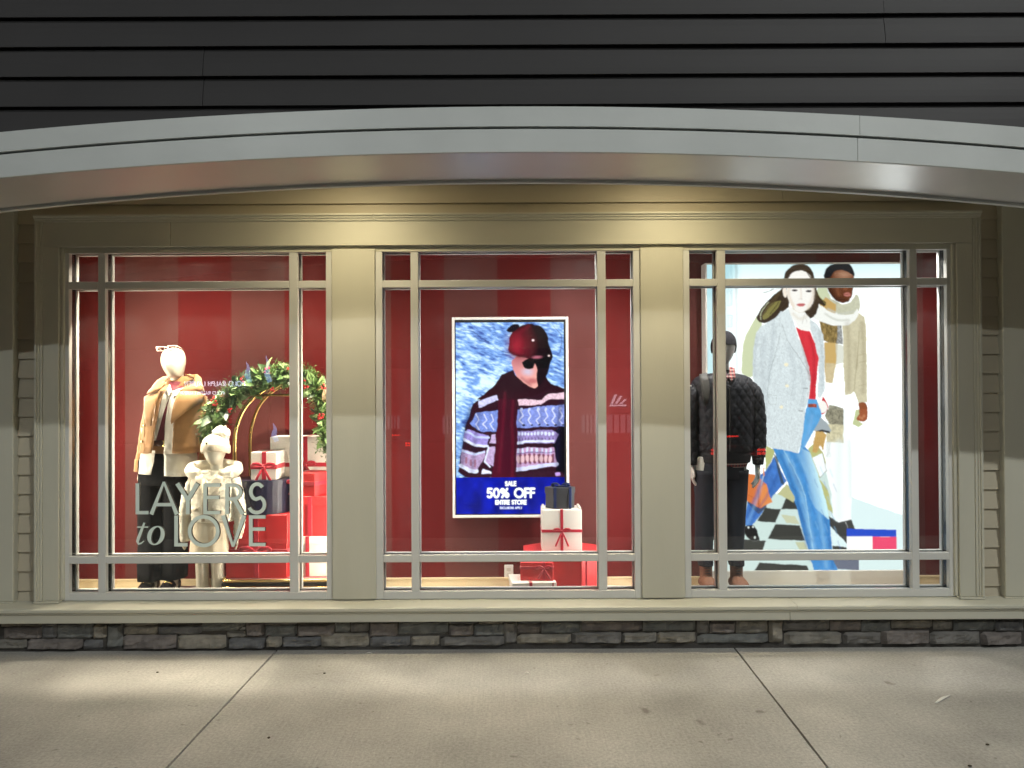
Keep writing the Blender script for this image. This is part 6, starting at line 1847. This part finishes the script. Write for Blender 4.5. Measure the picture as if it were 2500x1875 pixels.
hatm = loft("hat", [(Q((l + r) / 2, 0)[0], MY - 0.004, Q(0, y)[1], hw(l, r), d) for y, l, r, d in ((395, 308, 590, .112), (340, 300, 592, .116), (280, 303, 590, .115), (220, 325, 578, .102), (165, 375, 540, .075), (140, 415, 505, .04), (132, 450, 480, .012))], M("charcoal_knit", (0.012, 0.012, 0.016), 0.95, var=0.1, bump=0.4, bscale=110, spec=0.2), mm, seg=72, sub=5, disp=lambda p, a, t_: 0.0018 * math.sin(a * 34))
# the knit hats sit back: lift their front edge above the face
for ob, zc_, y0_, amt in ((hatm, Q(0, 395)[1], MY, 0.055), (hat, V(0, 285)[1], KY, 0.045)):
    par = ob.parent
    for v in ob.data.vertices:
        wz = v.co.z + par.location.z; wy = v.co.y + par.location.y
        f_ = max(0.0, 1 - (wz - zc_) / 0.05)
        v.co.z += amt * f_ * max(0.0, min(1.0, (y0_ - wy) / 0.08))

# ================================================================== across the car park, seen only as reflections in the glass
def lot_z(y):
    return -0.15 - 1.6 * (1.4 - y) / 31.4 if y > -30 else -1.75 - 2.75 * (-30 - y) / 90


def mirror_at(px, py, y):
    """a point at depth y whose reflection in the panes appears at a view pixel"""
    D = 10.05 - y
    return X(px, D), EYE + (HOR - py) / FPX * D


FAR_WALL = M("far_shop_wall", (0.22, 0.20, 0.18), 0.8)
FAR_ROOF = M("far_shop_roof", (0.05, 0.05, 0.055), 0.8)
SHOP_LIGHT = emit("far_shop_window_light", (0.85, 0.9, 1.0), 0.5)
SIGN_LIGHT = emit("far_sign_light", (0.72, 0.80, 1.0), 7.0)
by = -50.0
gz = lot_z(by)
shop = thing("shop_building", "long low shop across the car park with lit windows", "building", (0, by - 4, gz))
box("wall", -34, 34, by - 9, by - 0.2, gz, 3.4, FAR_WALL, shop, 0)
prism("roof", [(by - 9.3, 3.4), (by + 0.1, 3.4), (by - 4.6, 5.2)], 'x', -34.4, 34.4, FAR_ROOF, shop)
for a, b in ((1080, 1112), (1420, 1457), (1481, 1544), (946, 974)):
    x0, x1 = mirror_at(a, 0, by)[0], mirror_at(b, 0, by)[0]
    w = box("window", x0, x1, by - 0.19, by - 0.05, gz + 0.7, gz + 2.1, SHOP_LIGHT, shop, 0)
    for k_ in range(1, 4):
        xm = x0 + (x1 - x0) * k_ / 4
        box("mullion", xm - 0.06, xm + 0.06, by - 0.04, by + 0.02, gz + 0.7, gz + 2.1, BLACK, w, 0)


def sign_text(parent, txt, px_start, py, h, wid):
    """letters facing the street; they run towards -x so that a person in front reads them"""
    xs, z0 = mirror_at(px_start, py, by)
    adv = 0.0
    for ch in txt:
        st, w = FONT[ch]
        bm = bmesh.new()
        for i, poly in enumerate(st):
            add_ribbon(bm, [(xs - (adv + q_[0] * 0.95) * h, z0 + q_[1] * h) for q_ in poly], wid, by + 0.05 + 0.003 * i, by + 0.12 + 0.003 * i, 0)
        if st:
            obj("letter", bm, SIGN_LIGHT, parent)
        else:
            bm.free()
        adv += w * 0.95 + 0.24
    return xs - adv * h


sg1 = thing("shop_sign", "large lit sign reading POLO RALPH LAUREN on the far shop", "sign", (*mirror_at(510, 940, by)[:1], by, 2.0))
sign_text(sg1, "POLO RALPH LAUREN", 598, 939, 0.36, 0.075)
sg2 = thing("shop_sign", "smaller lit sign reading POLO RALPH LAUREN below the large one", "sign", (*mirror_at(500, 958, by)[:1], by, 1.5))
sign_text(sg2, "POLO RALPH LAUREN", 548, 960, 0.26, 0.055)
bar = thing("shop_sign", "lit sign of three slanted bars on the far shop", "sign", (mirror_at(1506, 0, by)[0], by, mirror_at(0, 990, by)[1]))
BAR_LIGHT = emit("bar_sign_light", (0.8, 0.86, 1.0), 3.0)
for (xa, xb, hb) in ((1490, 1500, 964), (1500, 1513, 968), (1512, 1524, 976)):
    x0, z0 = mirror_at(xa - 4, 987, by); x1, z1 = mirror_at(xb, hb, by); w = 0.2
    prism("bar", [(x0 + 0.12, z0), (x0 + 0.12 + w, z0), (x1 + w, z1), (x1, z1)], 'y', by + 0.05, by + 0.12, BAR_LIGHT, bar)
xa, za = mirror_at(1486, 991, by); xb, _ = mirror_at(1528, 0, by)
box("underline", xa, xb, by + 0.05, by + 0.12, za - 0.06, za + 0.06, BAR_LIGHT, bar, 0)

# slim trees wrapped in blue lights in front of the far shop
BLUE_WRAP = emit("blue_string_light", (0.30, 0.50, 1.0), 4.0)
BARK = M("bark", (0.08, 0.06, 0.045), 0.9)
for i, (pxa, top, lab) in enumerate(((607, 880, "shorter slim tree wrapped in blue lights by the shop sign"), (655, 866, "taller slim tree wrapped in blue lights by the shop sign"), (672, 1030, "low slim post wrapped in blue lights beside far shop"))):
    yb = by + 2.5
    x0, zt = mirror_at(pxa, top, yb)
    lo = mirror_at(0, 930 if i < 2 else 1075, yb)[1]
    t = thing("wrapped_tree", lab, "tree", (x0, yb, lot_z(yb)), "trees wrapped in blue lights")
    tube("trunk", [(x0, yb, lot_z(yb)), (x0 + 0.05, yb, (lot_z(yb) + lo) / 2), (x0 + 0.12, yb, lo)], [0.12, 0.10, 0.09], BARK, t)
    tube("light_wrap", [(x0 + 0.12, yb, lo), (x0 - 0.10, yb, lo + (zt - lo) * 0.35), (x0 - 0.02, yb, lo + (zt - lo) * 0.7), (x0 - 0.18, yb, zt)], [0.17, 0.20, 0.12, 0.02], BLUE_WRAP, t, sub=4)

# far lamp
yl = -88.0
xl, zl = mirror_at(1494, 876, yl)
fl2 = thing("car_park_lamp", "far car park lamp reflected in the middle window", "street lamp", (xl, yl, lot_z(yl)))
tube("pole", [(xl, yl, lot_z(yl)), (xl, yl, zl)], [0.12, 0.08], STEEL, fl2)
box("head", xl - 0.5, xl + 0.5, yl - 0.2, yl + 0.3, zl - 0.02, zl + 0.1, STEEL, fl2)
box("lens", xl - 0.45, xl + 0.45, yl - 0.15, yl + 0.31, zl - 0.16, zl - 0.03, emit("far_lens", (1.0, 0.95, 0.8), 14), fl2, 0)

# parked cars
PAINTS = [M("car_paint_%d" % i, c_, 0.3, 0.3, var=0.02, coat=0.6) for i, c_ in enumerate(((0.03, 0.03, 0.035), (0.25, 0.26, 0.28), (0.10, 0.015, 0.02), (0.45, 0.45, 0.45)))]
TYRE = M("tyre_rubber", (0.012, 0.012, 0.012), 0.9)
CARGLASS = M("car_glass", (0.01, 0.012, 0.014), 0.08)
TAIL = emit("tail_light", (1.0, 0.035, 0.02), 6.0)
HEADL = emit("head_light", (1.0, 0.96, 0.88), 9.0)


def car(x, y, rz, paint, lights, label):
    t = thing("parked_car", label, "car", (x, y, lot_z(y)), "cars in the car park", rz)
    side = [(-2.2, 0.35), (-2.25, 0.6), (-2.15, 0.92), (-1.2, 1.0), (1.1, 0.98), (2.05, 0.85), (2.25, 0.62), (2.2, 0.35)]
    bm = add_prism(bmesh.new(), side, 'x', -0.88, 0.88)
    bmesh.ops.bevel(bm, geom=bm.edges[:], offset=0.06, segments=2, affect='EDGES')
    obj("body", bm, paint, t, True, world=False)
    cab = [(-1.75, 0.98), (-1.25, 1.42), (0.35, 1.45), (1.15, 0.98)]
    bm = add_prism(bmesh.new(), cab, 'x', -0.74, 0.74)
    bmesh.ops.bevel(bm, geom=bm.edges[:], offset=0.05, segments=2, affect='EDGES')
    obj("cabin", bm, CARGLASS, t, True, world=False)
    for sx in (-1, 1):
        for wy in (-1.35, 1.4):
            bm = bmesh.new(); add_tube(bm, [(sx * 0.72, wy, 0.33), (sx * 0.90, wy, 0.33)], [0.33, 0.33], seg=20, ref=(0, 0, 1))
            wh = obj("wheel", bm, TYRE, t, world=False)
        if lights == "tail":
            for dz in (0.0, 0.10):
                for dx in (0.0, 0.13):
                    bm = add_box(bmesh.new(), sx * (0.62 + dx) - 0.05, sx * (0.62 + dx) + 0.05, -2.30, -2.20, 0.72 + dz, 0.79 + dz, 0.01)
                    obj("tail_light", bm, TAIL, t, world=False)
        else:
            bm = add_box(bmesh.new(), sx * 0.66 - 0.11, sx * 0.66 + 0.11, 2.14, 2.30, 0.62, 0.74, 0.02)
            obj("head_light", bm, HEADL, t, world=False)
    if lights == "tail":
        bm = add_box(bmesh.new(), -0.2, 0.2, -1.62, -1.52, 1.20, 1.24, 0.005)
        obj("brake_light", bm, TAIL, t, world=False)
    return t


car(mirror_at(977, 0, -30)[0], -30, math.pi, PAINTS[0], "tail", "dark car with glowing tail lights reflected in the middle window")
car(mirror_at(1752, 0, -15)[0], -15, math.pi, PAINTS[2], "tail", "red car with glowing tail lights reflected beside quilted jacket")
car(mirror_at(1742, 0, -80)[0], -80, 0.1, PAINTS[1], "head", "silver car with headlights on, far across the car park")
car(mirror_at(1826, 0, -72)[0], -72, -0.2, PAINTS[3], "head", "pale car with headlights on, far across the car park")
car(mirror_at(1378, 0, -82)[0], -82, 0.2, PAINTS[0], "head", "black car with headlights on, far across the car park")

# small litter on the pavement
LEAFDRY = M("dry_leaf", (0.05, 0.035, 0.02), 0.9)
FEATHER = M("white_scrap", (0.75, 0.73, 0.68), 0.6)
for (pxa, pya, pxb, pyb, w, lab) in ((2277, 1715, 2312, 1697, 0.010, "white feather lying on the pavement slab"), (1277, 1643, 1289, 1644, 0.006, "small curled white paper scrap on the pavement"), (898, 1581, 914, 1581, 0.006, "flat white paper scrap lying against the stone base")):
    (xa, ya), (xb, yb) = ground_pt(pxa, pya), ground_pt(pxb, pyb)
    if pya < 1590: ya = yb = 4.87
    o = tube("litter", [(xa, ya, 0.004), ((xa + xb) / 2, (ya + yb) / 2 + 0.004, 0.008), (xb, yb, 0.005)], [(w * 0.5, 0.002), (w, 0.003), (w * 0.2, 0.002)], FEATHER, seg=8, sub=3, ref=(0, 0, 1))
    tag(o, lab, "litter", "scraps on the pavement")
for i, (pxa, pya, lab) in enumerate(((383, 1641, "dark crumb on the pavement below the first window"), (791, 1643, "dark crumb on the pavement below the first pillar"), (654, 1800, "dark crumb on the pavement beside the slab joint"), (2358, 1868, "dark crumb at the pavement's near right corner"), (2402, 1816, "dark scrap on the pavement near the right edge"))):
    xa, ya = ground_pt(pxa, pya)
    bm = bmesh.new(); bmesh.ops.create_icosphere(bm, subdivisions=2, radius=0.007)
    for v in bm.verts: v.co = Vector((xa, ya, 0.005)) + Vector((v.co.x * 1.2, v.co.y * 0.9, v.co.z * 0.5)) * (1 + 0.5 * noise.noise(v.co * 80 + Vector((i, 0, 0))))
    tag(obj("litter", bm, LEAFDRY, None, True), lab, "litter", "scraps on the pavement")
